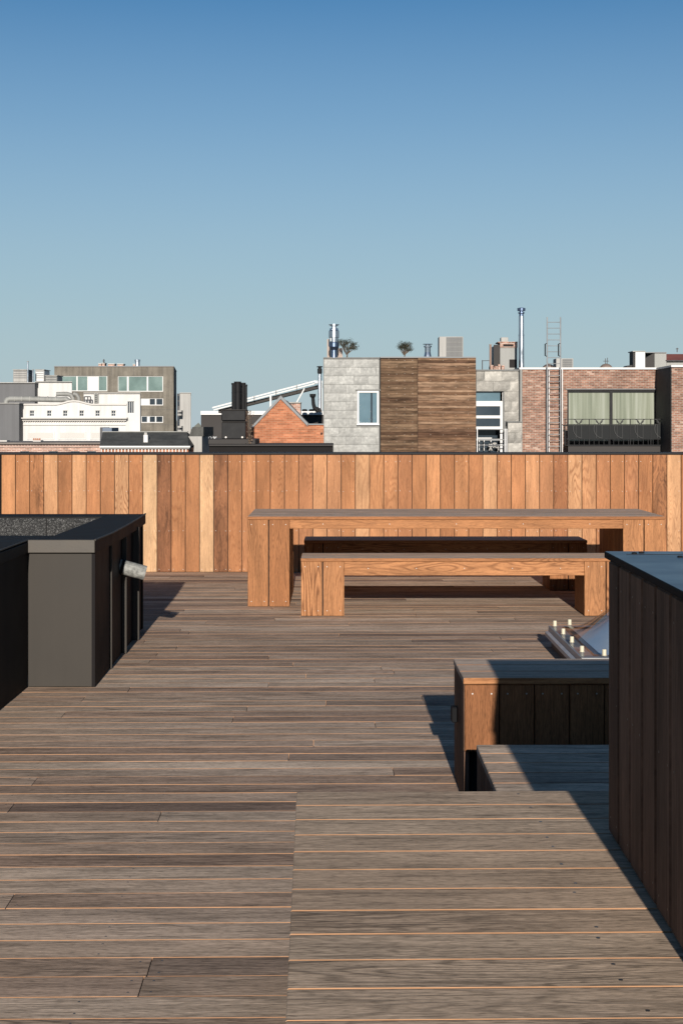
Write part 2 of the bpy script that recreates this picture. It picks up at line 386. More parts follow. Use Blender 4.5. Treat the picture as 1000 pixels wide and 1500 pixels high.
# raised platform in the foreground
pf=thing('raised_platform','large raised wooden deck platform with grey brown boards in the right foreground','platform',(-.125,4.12,0),TH)
m=MB()
W=4.2
k=0
while k<32:
    y1=-k*PITCH; y0=y1-PITCH
    xs=[0,W] if k%3 else [0,W]
    for a,b in zip(xs[:-1],xs[1:]):
        m.board((a+.0008,y0+GAP/2,.453),(b-.0008,y1-(GAP/2 if k else 0),.481+random.uniform(-.0006,.0006)),0,0,.0018,None,{(1,-1):1})
    if k<18:
        for sx in (.61,1.22,1.83):
            for sy in(.032,PITCH-.032):
                if random.random()<.55: disc(m,(sx+.02*random.random(),y0+sy,.4812),(0,0,1),.0042,2,8,.0005)
    k+=1
m.build('top_boards',[PLATW,EDGEW,SCREWD],pf,False)
m=MB()
for k in range(30):
    m.board((.0,-.12-k*PITCH-.138,.005),(.022,-.12-k*PITCH,.4515),2,0,.002,None)
for k in range(29):
    m.board((.03+k*PITCH,-.026,.005),(.03+k*PITCH+.138,-.004,.4515),2,0,.002,None)
m.build('side_cladding',[PLATW],pf,False)
m=MB(); m.box((.024,-4.55,.003),(W-.02,-.03,.449)); m.build('frame',GAPD,pf,False)

# low step between platform and planter
st=thing('wooden_step','low wooden step of bluish grey boards between the raised platform and the clad planter bench','step',(.501,4.16,0),R(.2))
m=MB(); n_=9
for k in range(n_):
    y0=k*.1467
    m.board((0,y0+GAP/2,.293),(3.0,y0+.1467-GAP/2,.32),0,0,.003,None,{(1,-1):1})
m.build('top_boards',[DECKW,EDGEW],st,False)
m=MB()
for k in range(9):
    m.board((.002,k*.1467+.004,.004),(.024,k*.1467+.142,.2915),2,0,.002)
for k in range(20):
    m.board((.03+k*.144,1.298,.004),(.03+k*.144+.139,1.316,.2915),2,0,.002)
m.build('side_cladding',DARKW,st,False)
m=MB(); m.box((.026,.01,.003),(2.98,1.29,.290)); m.build('frame',GAPD,st,False)

# clad planter bench
pl=thing('planter_bench','boxy bench clad in vertical hardwood boards, half in shade beside the dark storage box','bench',(.4845,5.87,0),R(.35))
m=MB()
for k,(a,b) in enumerate(((0,.156),(.16,.316),(.32,.480))):
    m.board((-.004,a-.006 if k==0 else a,.474),(2.9,b,.5),0,0,.003,None,{(1,-1):1})
m.build('seat_boards',[TOPW,TABW],pl,False)
m=MB()
for k in range(19):
    x0=.002+k*.1385
    m.board((x0,0,.209),(x0+.1345,.020,.471),2,0,.002)
    for sx in(.03,.105): disc(m,(x0+sx,0,.437),(0,-1,0),.0034,1)
m.build('front_cladding',[BENCHSIDE,SCREW],pl,False)
m=MB()
for k in range(3):
    m.board((-.001,.022+k*.152,.004),(.021,.022+k*.152+.149,.471),2,0,.002)
m.board((-.001,.0,.004),(.0005,.021,.2085),2)
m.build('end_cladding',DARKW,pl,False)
m=MB(); m.box((.03,.09,.003),(2.85,.47,.470)); m.box((.03,.022,.215),(2.85,.088,.470)); m.build('frame',GAPD,pl,False)
m=MB(); m.board((-.026,.30,.262),(-.0015,.36,.325),2,0,.004); m.build('socket_box',BLACKP,pl,False)

# dark storage box
bx=thing('storage_box','tall dark weathered wood storage box with dark metal lid tinted sky blue at the right edge','storage box',(.665,3.71,.481),R(-.64))
m=MB()
for k in range(9):
    y1=-.004-k*.148
    if y1-.144<-1.24: break
    m.board((0,y1-.134,.006),(.022,y1,.681),2,0,.005)
    for zz in(.05,.34,.63):
        for sy in(.03,.115):
            if random.random()<.8: disc(m,(0,y1-sy,zz-.01*random.random()),(-1,0,0),.0028,1,6,.0006)
yb=y1
m.board((.0,-1.215,.006),(.0015,-1.19,.676),2)
for k in range(11):
    m.board((.026+k*.148,-.022,.006),(.026+k*.148+.1445,0,.676),2,0,.0025)
    m.board((.026+k*.148,-1.21,.006),(.026+k*.148+.1445,-1.19,.676),2,0,.0025)
m.build('cladding',[DARKW,SCREWD],bx,False)
m=MB(); m.box((.024,-1.188,.004),(1.64,-.024,.677)); m.build('carcass',GAPD,bx,False)
m=MB(); m.board((-.008,-1.225,.685),(1.66,.012,.702),0,0,.002,.5,{(0,-1):1,(1,1):1,(1,-1):1})
lid=m.build('lid',[LIDM,BLACKP],bx,False)
m=MB()
m.board((.03,-.085,.7022),(1.60,-.082,.7030),0,0,0); m.build('hinge_line',BLACKM,lid,False)
for (sx,sy) in((.054,-.058),(.075,-.04),(.145,-.155),(.168,-.14)):
    m=MB(); m.lathe([(0,.706),(.0055,.7055),(.0075,.703),(.0075,.7021)],(sx,sy,0),12); m.build('bolt',BLACKM,lid,False)

# ------------------------------------------------------------------ back wall of vertical boards
WD=15.1; zt=PZ(666,WD)
bw=thing('timber_parapet_wall','long parapet wall of vertical orange brown hardwood boards behind the table','wall',(0,WD,0))
m=MB(); x=-3.452; i=0
rs=random.Random(3)
TONE={2:.22,10:.99,11:.07,14:.975,15:.09,25:.90,34:.88,46:.17,47:.93,31:.2}
def rnd_for(pred):
    return rs.random()
while x<6.2:
    jy=rs.uniform(-.0015,.001)
    m.board((x+.003,jy,.004),(x+PITCH-.003,.022,zt-.002),2,2 if i in(2,11,15,46) else 0,.0022,TONE.get(i,.13+.79*rs.random()))
    if x<4.2:
        for zz in(.03,.42,.825,1.125):
            for sx in(.022,PITCH-.022): disc(m,(x+sx,0,zz+rs.uniform(-.004,.004)),(0,-1,0),.0032,1,6,.0008)
    x+=PITCH; i+=1
m.build('boards',[WALLW,SCREW,FIGW],bw,False)
m=MB(); m.box((-6,.024,-.3),(6.3,.25,zt-.004)); m.build('backing',GAPD,bw,False)
m=MB(); m.board((-6.05,-.012,zt),(6.35,.27,zt+.022),0,0,.003); m.build('coping',BLACKM,bw,False)
m=MB(); m.board((-6,-.004,.004),(-3.455,.022,zt-.002),2,0,.003); m.build('end_panel',BRONZED,bw,False)

# ------------------------------------------------------------------ table and benches
def slab_furniture(name,label,cat,loc,rz,L,D,H,leg,apron,nb,group=None,lip=.026):
    t=thing(name,label,cat,loc,rz,group)
    m=MB(); bwid=D/nb
    for k in range(nb):
        m.board((-.003,k*bwid+(.002 if k else -.005),H-lip),(L+.003,(k+1)*bwid-.002,H),0,0,.003,None,{(1,-1):1,(0,-1):1,(0,1):1})
    m.build('tabletop' if cat=='table' else 'seat',[TOPW,TABW],t,False)
    hw=leg/2
    for x0 in(0,L-leg):
        m=MB()
        for q in(0,1):
            a=x0+q*hw+(.0045 if q else 0); b=x0+(q+1)*hw-(0 if q else .0045)
            for (ya,yb_) in((0,.024),(D-.024,D)):
                m.board((a,ya,.004),(b,yb_,H-lip-.0015),2,0,.0025)
            for sx in(.03,hw-.035):
                for zz in(.045,H-lip-.04): disc(m,(a+sx,0,zz),(0,-1,0),.0037,1,8,.0012)
        nn=max(2,round((D-.05)/.145)); w=(D-.05)/nn
        for k in range(nn):
            for xa in(x0+.001,x0+leg-.023):
                m.board((xa,.025+k*w+.001,.004),(xa+.022,.025+(k+1)*w-.001,H-lip-.0015),2,0,.002)
        m.box((x0+.028,.03,.01),(x0+leg-.028,D-.03,H-lip-.004),2)
        m.build('leg',[TABW,SCREW,GAPD],t,False)
    for (ya,yb_) in((.006,.028),(D-.028,D-.006)):
        m=MB(); m.board((leg+.001,ya,H-lip-.0015-apron),(L-leg-.001,yb_,H-lip-.0015),0,0,.0025)
        for q in range(5):
            disc(m,(leg+(L-2*leg)*(q+.5)/5,ya,H-lip-apron*.5),(0,-1,0),.0036,1,8,.0012)
        m.build('apron',[TABW,SCREW],t,False)
    for q in range(3):
        m=MB(); m.box((leg+.4+q*(L-2*leg-.8)/2-.03,.03,H-lip-.045),(leg+.4+q*(L-2*leg-.8)/2+.03,D-.03,H-lip-.002))
        m.build('cross_rail',DARKW,t,False)
    return t
slab_furniture('picnic_table','long hardwood table with slab legs and greyed top in front of the timber wall','table',(-.77,12.23,0),R(.2),3.43,1.11,.744,.343,.073,8)
slab_furniture('bench','sunlit hardwood bench in front of the long table','bench',(-.315,11.62,0),R(.2),2.55,.48,.455,.336,.108,3,'benches along the long table')
slab_furniture('bench','shaded hardwood bench behind the long table, against the timber wall','bench',(-.335,13.42,0),R(.2),2.55,.48,.455,.336,.108,3,'benches along the long table')

# ------------------------------------------------------------------ left roof hatch block
rb=thing('roof_upstand','dark bronze metal clad roof upstand with wide coping at the left edge','roof upstand',(-1.404,8.48,0))
ZT=.843
th=math.atan(.025)
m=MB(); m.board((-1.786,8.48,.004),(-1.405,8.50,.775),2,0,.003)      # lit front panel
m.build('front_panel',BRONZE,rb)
# right side with standing seams: slightly turned
m=MB()
def sx_(y): return -1.404-.025*(y-8.48)
Ms=Matrix.Translation((-1.404,8.48,0))@Matrix.Rotation(math.atan(.025),4,'Z')
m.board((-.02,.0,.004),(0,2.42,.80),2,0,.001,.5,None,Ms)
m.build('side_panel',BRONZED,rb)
for yy,pr_ in((.64,.014),(1.24,.032),(1.84,.048)):
    m=MB(); m.board((.0005,yy,.004),(pr_,yy+.012,.79),2,0,.002,.5,None,Ms); m.build('standing_seam',BRONZE,rb)
m=MB(); m.board((-.02,2.40,.004),(.012,2.43,.80),2,0,.003,.5,None,Ms); m.build('corner_trim',BRONZED,rb)
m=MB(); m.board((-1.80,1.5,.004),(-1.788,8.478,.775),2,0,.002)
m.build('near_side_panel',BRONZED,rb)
m=MB(); m.board((-3.8,10.88,.004),(-1.48,10.9,.80),2,0,.002); m.build('back_panel',BRONZED,rb)
# coping: top ring + lip, right edge bows gently
edge=[(8.45,-1.398),(9.0,-1.385),(9.5,-1.392),(10.0,-1.405),(10.5,-1.420),(10.93,-1.438)]
m=MB()
inner=-1.70
for (ya,xa),(yb_,xb) in zip(edge[:-1],edge[1:]):
    m.face([(inner,ya,ZT),(xa,ya,ZT),(xb,yb_,ZT),(inner,yb_,ZT)],0)
    m.face([(xa,ya,ZT),(xa,ya,ZT-.07),(xb,yb_,ZT-.07),(xb,yb_,ZT)],1)
    m.face([(xa,ya,ZT-.07),(xa-.02,ya,ZT-.07),(xb-.02,yb_,ZT-.07),(xb,yb_,ZT-.07)],1)
    m.face([(xa-.02,ya,ZT-.07),(xa-.02,ya,ZT-.002),(xb-.02,yb_,ZT-.002),(xb-.02,yb_,ZT-.07)],1)
m.tube([(xa-.001,ya,ZT+.001) for ya,xa in edge],.006,6,2,True)
m.build('side_coping',[CAPM,BRONZED,ALU if False else BRONZE],rb)
m=MB(); m.board((-1.788,8.445,ZT-.072),(-1.400,8.462,ZT+.002),0,2,.003)
m.board((-1.786,8.4625,ZT-.004),(-1.702,8.80,ZT+.0005),0,1,.001)
m.board((-1.7015,8.4625,ZT-.004),(-1.40,8.50,ZT-.0015),0,1,.001)
m.build('front_coping',[BRONZE,CAPM,plain('bronze_coping_strip',(.062,.053,.043),.5,.0,.15,9,.1,spec=.3)],rb)
m=MB(); m.board((-2.06,1.5,ZT-.012),(-1.787,8.80,ZT),1,0,.002); m.board((-3.9,8.48,ZT-.012),(-2.062,8.80,ZT),0,0,.002)
m.board((-1.80,1.5,ZT-.072),(-1.7775,8.443,ZT-.0125),1,1,.002)
m.tube([(-1.783,1.5,ZT),(-1.783,8.44,ZT)],.005,6,2)
m.build('near_coping',[CAPM,BRONZED,BRONZE],rb)
m=MB(); m.board((-3.9,10.62,ZT-.07),(-1.705,10.95,ZT-.001),0,0,.003); m.build('far_coping',CAPM,rb)
m=MB(); m.board((-2.655,10.60,.60),(-1.70,10.6185,ZT-.012),0,0,.001); m.board((-3.9,10.60,.60),(-2.66,10.6185,ZT-.012),0,0,.001)
for (a,b) in ((-3.9,-2.12),(-2.112,-1.98)): pass
m.build('felt_upstand',FELT,rb)
m=MB(); m.box((-2.105,10.594,.60),(-2.097,10.5995,ZT-.012)); m.build('felt_seam',CAPM,rb)
m=MB(); m.box((-3.9,8.81,.55),(-1.705,10.598,.60)); m.box((-1.7035,8.81,.1),(-1.70,10.598,ZT-.005)); m.box((-3.9,8.803,.1),(-1.705,8.808,ZT-.014)); m.build('roof_felt',FELT,rb)
sp_=thing('overflow_spout','short galvanised overflow pipe sticking out of the dark roof upstand','pipe',(-1.43,9.67,.576))
m=MB()
p0=Vector((-1.44,9.64,.582)); p1=Vector((-1.272,9.66,.535))
ax=(p1-p0).normalized()
m.tube([p0,p1],.047,20,0,False); m.tube([p1,p0+ax*.02],.0435,20,1,False)
e=m.v
# rim ring
n0=ax.cross(Vector((0,0,1))).normalized(); n1=ax.cross(n0)
for k in range(20):
    a0=2*math.pi*k/20; a1=2*math.pi*(k+1)/20
    q=lambda a,r: p1+(n0*math.cos(a)+n1*math.sin(a))*r
    m.face([q(a0,.0435),q(a1,.0435),q(a1,.047),q(a0,.047)],0)
m.build('pipe',[GALV,BLACKM],sp_)
m=MB(); m.tube([p0+ax*.012,p0+ax*.03],.052,20,0,True); m.build('collar',BRONZED,sp_)

# ------------------------------------------------------------------ skylight dome
sk=thing('dome_skylight','clear acrylic dome skylight with cream bolt caps on a low curb beside the planter bench','skylight',(1.378,8.6,0),R(-.1))
SW,SD=1.42,1.43
m=MB(); m.box((.03,.03,.0),(SW-.03,SD-.03,.09)); m.build('curb',plain('brown_curb',(.11,.065,.045),.6),sk,False)
m=MB()
def frustum(m,x0,x1,y0,y1,z0,i,z1,mat=0):
    a=[(x0,y0,z0),(x1,y0,z0),(x1,y1,z0),(x0,y1,z0)]; b=[(x0+i,y0+i,z1),(x1-i,y0+i,z1),(x1-i,y1-i,z1),(x0+i,y1-i,z1)]
    for k in range(4): m.face([a[k],a[(k+1)%4],b[(k+1)%4],b[k]],mat)
    return b
frustum(m,-.008,SW+.008,-.008,SD+.008,.075,0,.10); frustum(m,-.008,SW+.008,-.008,SD+.008,.10,.018,.112)
b=frustum(m,.012,SW-.012,.012,SD-.012,.112,.0,.146); 
m.face([(-.008,-.008,.075),(-.008,SD+.008,.075),(SW+.008,SD+.008,.075),(SW+.008,-.008,.075)])
def ring(m,x0,x1,y0,y1,w,z,mat=0):
    for q in([(x0,y0),(x1,y0),(x1,y0+w),(x0,y0+w)],[(x0,y1-w),(x1,y1-w),(x1,y1),(x0,y1)],[(x0,y0+w),(x0+w,y0+w),(x0+w,y1-w),(x0,y1-w)],[(x1-w,y0+w),(x1,y0+w),(x1,y1-w),(x1-w,y1-w)]):
        m.face([(x,y,z) for x,y in q],mat)
ring(m,.012,SW-.012,.012,SD-.012,.08,.146)
m.build('frame',ALU,sk,False)
m=MB(); m.box((.075,.075,.091),(SW-.075,SD-.075,.140)); m.build('reveal',plain('brown_reveal',(.16,.10,.07),.5),sk,False)
def dome(m,x0,x1,y0,y1,z,h,N=28,flange=0,p=2.1):
    def pt(i,j):
        u=-1+2*i/N; v=-1+2*j/N
        w=(1-abs(u)**p)*(1-abs(v)**p)
        w=max(w,0)**1.25
        return (x0+(x1-x0)*i/N, y0+(y1-y0)*j/N, z+h*w)
    for i in range(N):
        for j in range(N): m.face([pt(i,j),pt(i+1,j),pt(i+1,j+1),pt(i,j+1)],0,.5,None,True)
def weld(o):
    import bmesh
    bm=bmesh.new(); bm.from_mesh(o.data); bmesh.ops.remove_doubles(bm,verts=bm.verts,dist=1e-5); bm.to_mesh(o.data); bm.free()
m=MB(); dome(m,.10,SW-.10,.10,SD-.10,.156,.34); ring(m,.014,SW-.014,.014,SD-.014,.0861,.156); 
o=m.build('clear_dome',CLEAR,sk,False); weld(o)
m=MB(); dome(m,.15,SW-.15,.15,SD-.15,.142,.29); o=m.build('inner_dome',OPAL,sk,False); weld(o)
bp=[(.042,y) for y in(.19,.58,.94,1.32)]+[(SW-.042,y) for y in(.19,.58,.94,1.32)]+[(x,.055) for x in(.15,.53,.91,1.28)]+[(x,SD-.045) for x in(.15,.53,.91,1.28)]
bm0=None
for x,y in bp:
    if bm0 is None:
        m=MB(); m.lathe([(.0,.192),(.010,.192),(.0125,.189),(.0125,.1575)],(0,0,0),14); m.lathe([(.017,.1578),(.017,.1565)],(0,0,0),14)
        bm0=m.build('bolt_cap',CAPW,sk,False); bm0.location=(x,y,0)
    else:
        c=bm0.copy(); col.objects.link(c); c.parent=sk; c.location=(x,y,0)

# ------------------------------------------------------------------ city helpers
def bld(name,label,cat,px,d,z=GROUND): return thing(name,label,cat,(PX(px,d),d,z))
def window(par,x0,x1,y0,y1,d,splits,gl,fr=WHITE,t=1.0,label=None,name='window',hsplit=None):
    """frame bars set into an opening + pane child per glazed field; splits = list of (xa,xb,material)"""
    m=MB(); dd=.09
    m.pb(x0,x1,y0,y0+t,d,dd); m.pb(x0,x1,y1-t,y1,d,dd); m.pb(x0,x0+t,y0+t,y1-t,d,dd); m.pb(x1-t,x1,y0+t,y1-t,d,dd)
    for a,b,_ in splits:
        if b<x1-t-.2:
            nx=[s[0] for s in splits if s[0]>=b-.01]
            if nx and nx[0]>b+.05: m.pb(b,min(nx),y0+t,y1-t,d+.002,dd)
    w=m.build(name,fr,par)
    for a,b,mt in splits:
        q=MB(); q.pb(max(a,x0+t),min(b,x1-t),y0+t,y1-t,d+.05,.02); q.build('pane',mt,w)
    return w
def flue(name,label,cat,px,d,y0,y1,wpx,prof,mats,group=None,seg=18):
    """prof: list of (relative radius, relative height 0..1, material idx)"""
    zb=PZ(y1,d); zt_=PZ(y0,d); r=wpx/2/F*d
    t=thing(name,label,cat,(PX(px,d),d,zb),0,group)
    return t,zb,zt_,r
def rowz(m,prof,c,mat,zb,zt_,r,seg=18):
    m.lathe([(a*r,(b)*(zt_-zb)) for a,b in prof],c,seg,mat)

# --- concrete apartment block
D=130
B=bld('apartment_block','weathered grey concrete apartment block with long strip windows, far left skyline','building',168,D)
wins=[(87.6,157.5,550.4,573),(172.8,239.2,550.8,573.6),(205.8,239.2,583.3,593.8),(207,239.2,609.2,619.2)]
mf=MB(); mf.holes(80,254.5,537.3,640,D,.4,wins); mf.pb(80,254.5,640,None,D,.4)
m=MB(); m.tp(80,254.5,84,258.6,537.6,None,D+.42,12); m.build('body',ANTH,B)
m=MB(); m.tp(79.6,255,84,259,536,537.2,D-.1,12.5); m.build('roof_edge',FASCIA,B)
for px in(116,136,158,164,196,217,239): mf.pb(px,px+.35,537.6,550,D-.006,.004,1)
for yy in(574.5,600,622): mf.pb(158,172 if yy<580 else 254,yy,yy+.35,D-.006,.004,1)
mf.build('facade',[CONC,CONCD],B)
window(B,*wins[0],D+.1,[(88,112.2,GL_G),(114.2,128.2,GL_G),(128.4,144,WHITE),(145,157,GL_G)],None)
window(B,*wins[1],D+.1,[(173,186.2,GL_G),(188.8,215.2,GL_G),(217.4,239,GL_G)],None)
window(B,*wins[2],D+.1,[(206,218.4,WHITE),(219.6,227.3,GL_D),(229.2,238.2,GL_D)],None)
window(B,*wins[3],D+.1,[(207.5,215.6,GL_D),(216,218.6,WHITE),(219.6,227.3,GL_D),(229.2,238.2,GL_D)],None)
for a,b,c,lab in((144.6,148.5,532,'small brick chimney at the left of the concrete block roof'),(149.5,153.6,531.5,'small brick chimney beside the antenna on the concrete block roof'),(158.4,168,532.5,'wide low brick chimney in the middle of the concrete block roof'),(172,181,532.6,'wide low brick chimney right of the middle on the concrete block roof'),(195,200.4,533,'narrow chimney next to the steel pipe on the concrete block roof')):
    t=thing('chimney',lab,'chimney',(PX(a,D+2),D+2,PZ(536,D+2)),0,'chimneys on the concrete block')
    m=MB(); m.pb(a,b,c+1,536.2,D+2,1); m.build('stack',BR_P,t); m=MB(); m.pb(a-.3,b+.3,c,c+1,D+1.9,1.2); m.build('cap',CREAM2,t)
t=thing('antenna','thin antenna mast on the concrete apartment block','antenna',(PX(152.4,D+2),D+2,PZ(536,D+2)))
m=MB(); m.tube([(PX(152.4,D+3.4),D+3.4,PZ(536,D)),(PX(152.4,D+3.4),D+3.4,PZ(523.5,D))],.05,6)
m.tube([(PX(151,D+3.4),D+3.4,PZ(525.5,D)),(PX(153.8,D+3.4),D+3.4,PZ(525.5,D))],.04,6); m.tube([(PX(152.4,D+3.4),D+3.0,PZ(528,D)),(PX(152.4,D+3.4),D+3.9,PZ(528,D))],.04,6); m.build('mast',CONCD,t)
t=thing('steel_flue','short shiny flue on the right of the concrete block roof','flue',(PX(201.6,D+2),D+2,PZ(536,D+2)))
m=MB(); m.tube([(PX(201.6,D+2),D+2,PZ(536.4,D)),(PX(201.6,D+2),D+2,PZ(527,D))],.22,10); m.build('pipe',STEEL,t)
m=MB(); m.lathe([(.26,-.05),(.26,.1),(0,.14)],(PX(201.6,D+2),D+2,PZ(527,D)),10); m.build('cowl',STEEL,t)

# --- cream building with balconies right of the block
D=129
B=bld('balcony_building','narrow pale building with small side balconies just right of the concrete block','building',271,D)
m=MB(); m.tp(263.5,279.6,264,279.9,576,None,D,10); m.build('wall',LGREY,B)
m=MB(); m.pb(259.5,263.4,576.5,None,D+.5,1); m.build('painted_shade_side',CONCD,B)  # dark colour stands in for shade on this side
for yy in(601,606,624,629.5): 
    m=MB(); m.pb(260.5,266,yy,yy+2.6,D-1.2,3); m.build('balcony',LGREY,B)
for yy in(580,588,610,617):
    m=MB(); m.pb(260.6,263,yy,yy+6,D+.4,.09); m.build('window',GL_D,B)
m=MB(); m.tp(263.3,280,264,280.2,575,576.1,D-.1,10.2); m.build('parapet',LGREY,B)

# --- white factory building with curved gable parapet
D=95
B=bld('white_factory','long white rendered building with curved parapet and a row of six small windows','building',110,D)
sq=[(x,x+6.6,601.4,609.8) for x in(44.2,69.4,92.8,116.8,140.2,163.4)]
tall=(187.2,196.8,588,605.6)
m=MB()
ztop=590.5
m.holes(28.6,186,ztop+4,664,D,.35,sq); m.pb(28.6,205.5,664,None,D,.35)
# curved parapet profile
pr=[]
for i in range(0,61):
    px=28.6+(186-28.6)*i/60
    if 80<px<138: yy=591.5-5.2*(math.cos((px-109)/29*math.pi)*.5+.5)
    else: yy=591.5
    pr.append((PX(px,D),PZ(yy,D)))
m.prism([(PX(28.6,D),PZ(ztop+4,D))]+pr+[(PX(186,D),PZ(ztop+4,D))],D,D+.35)
m.build('facade',CREAM,B)
m=MB()
for (xa,za),(xb,zb) in zip(pr[:-1],pr[1:]):
    m.face([(xa,D-.12,za+.01),(xb,D-.12,zb+.01),(xb,D+.45,zb+.01),(xa,D+.45,za+.01)]); m.face([(xa,D-.12,za-.09),(xb,D-.12,zb-.09),(xb,D-.12,zb+.01),(xa,D-.12,za+.01)])
    m.face([(xa,D-.12,za-.09),(xa,D+.0,za-.09),(xb,D+.0,zb-.09),(xb,D-.12,zb-.09)])
m.build('parapet_trim',CREAM2,B)
m=MB(); m.holes(186,205.5,582.5,664,D,.35,[tall]); m.build('corner_bay',CREAM,B)
m=MB(); m.tp(123,205.4,124,205.6,576,None,D+3,8); m.build('upper_storey',CREAM,B)
m=MB(); m.tp(122.6,206,124,206.2,575.2,576.2,D+2.8,8.3); m.build('upper_parapet',CREAM2,B)
m=MB(); m.tp(28.6,205.4,29,205.6,596,None,D+.37,2.6); m.build('body',GREYR,B)
m=MB(); m.pb(31.5,186,611.6,613.4,D-.55,.55); m.pb(33,185,613.4,616.3,D-.28,.28)
for i in range(44): m.pb(34+i*3.42,35.5+i*3.42,616.3,618,D-.14,.14)
m.build('cornice',CREAM2,B)
m=MB(); m.pb(33,184,622,622.9,D-.10,.1); m.build('string_course',CREAM2,B)
for i in range(3):
    m=MB(); m.pb(40+i*46,80+i*46,632,644,D-.05,.05)
    m.build('relief_panel',CREAM,B)
    m=MB(); m.pb(42+i*46,78+i*46,634,642,D-.065,.014); m.build('relief_inset',CREAM2,B)
for h in sq: window(B,*h,D+.12,[(h[0],h[0]+3.1,GL_D),(h[0]+3.5,h[1],GL_D)],None,t=.7)
for h in sq:
    m=MB(); m.pb(h[0]-.3,h[1]+.3,605.3,605.9,D+.10,.05); m.build('glazing_bar',WHITE,B)
window(B,*tall,D+.12,[(187.2,190,GL_D),(190.7,193.3,GL_D),(194,196.8,GL_D)],None,t=.7)
m=MB(); m.pb(-40,28.4,591,None,D-1.2,9); m.build('grey_wing',GREYR,B)
m=MB(); m.pb(-40,28.8,590.2,591.2,D-1.35,9.3); m.build('grey_wing_edge',LGREY,B)
m=MB(); m.tp(51.6,105.6,52,105.8,559.6,None,D+6,7); m.build('roof_room',CREAM,B)
m=MB(); m.pb(-40,51.4,561,None,D+5,9); m.build('grey_roof_room',GREYR,B)
m=MB(); m.pb(-41,51.6,560,561.2,D+4.8,9.4); m.tp(51.7,106,52,106.2,558.8,559.8,D+5.8,7.4); m.build('roof_room_edge',LGREY,B)
def fan_unit(x0,x1,y0,y1,d,lab,mat):
    t=thing('roof_unit',lab,'roof unit',(PX(x0,d),d,PZ(y1,d)))
    m=MB(); m.pb(x0,x1,y0+1,y1,d,2,0,.05); m.build('housing',mat,t)
    m=MB(); m.pb(x0-.4,x1+.4,y0,y0+1,d-.1,2.2); m.build('cover',LGREY,t)
    m=MB()
    for i in range(4): m.pb(x0+1,x1-1,y0+3+i*3,y0+3.8+i*3,d-.03,.03)
    m.build('louvre',GREYR,t)
fan_unit(19.5,40,541,560,D+8,'large pale ventilation unit at the left of the white building roof',LGREY)
fan_unit(52,65,541,559,D+8,'white ventilation unit in the middle of the white building roof',WHITE)
fan_unit(66.5,84,549.5,559,D+8,'low grey ventilation unit at the right of the white building roof',GREYP)
for px,y0,w,lab in((41.2,529,2.4,'tall thin steel pipe above the white building roof'),(48.8,541,2.2,'shorter steel pipe beside the white ventilation unit')):
    t=thing('roof_pipe',lab,'pipe',(PX(px,D+7),D+7,PZ(560,D+7)))
    m=MB(); m.tube([(PX(px,D+7),D+7,PZ(560,D+7)),(PX(px,D+7),D+7,PZ(y0+1,D+7))],w/2/F*D,10); m.build('pipe',STEEL,t)
    m=MB(); m.tube([(PX(px,D+7),D+7,PZ(y0+1,D+7)),(PX(px,D+7),D+7,PZ(y0,D+7))],w/1.6/F*D,10); m.build('cowl',GREYP,t)
dd=D+2.2
def pp(px,py,d=dd): return (PX(px,d),d,PZ(py,d))
t=thing('roof_duct','long fat grey ventilation duct lying on the white building roof','duct',pp(50,590))
m=MB(); m.tube([pp(9,592),pp(9.3,588),pp(11.5,585),pp(15,584),pp(40,584.3),pp(66,585),pp(90,585.5),pp(97,584.5),pp(101,587.5),pp(102.5,592)],4.0/F*D,14); m.build('duct',GREYP,t)
m=MB()
for px in(22,32,44,57,70,82): m.tube([pp(px,584.5),pp(px+.8,584.5)],4.35/F*D,14)
m.build('flange',LGREY,t)
t=thing('roof_duct','short bent grey duct curving down behind the curved parapet','duct',pp(95,578,dd+1))
m=MB(); m.tube([pp(83,577.4,dd+1),pp(98,577,dd+1),pp(104,578.5,dd+1),pp(107,583,dd+1),pp(108,590,dd+1)],3.4/F*D,14); m.tube([pp(108,576.5,dd+.6),pp(113,578.5,dd+.6),pp(115.5,583,dd+.6),pp(116,591,dd+.6)],3.0/F*D,14); m.build('duct',GREYP,t)
t=thing('roof_railing','small dark railing beside the bent duct on the white roof','railing',pp(128,590,dd))
m=MB()
for px in(124,129,133): m.tube([pp(px,591),pp(px,581)],.04,6)
m.tube([pp(124,581),pp(133,581)],.04,6); m.tube([pp(124,586),pp(133,586)],.04,6); m.build('bars',CONCD,t)
t=thing('roof_ladder','pair of thin rungs fixed to the upper storey of the white building','ladder',pp(141,590,D+2.8))
m=MB()
for px in(139.2,143): m.tube([pp(px,591,D+2.8),pp(px,576,D+2.8)],.05,6)
for yy in range(578,591,3): m.tube([pp(139.2,yy,D+2.8),pp(143,yy,D+2.8)],.04,6)
m.build('rungs',GREYP,t)

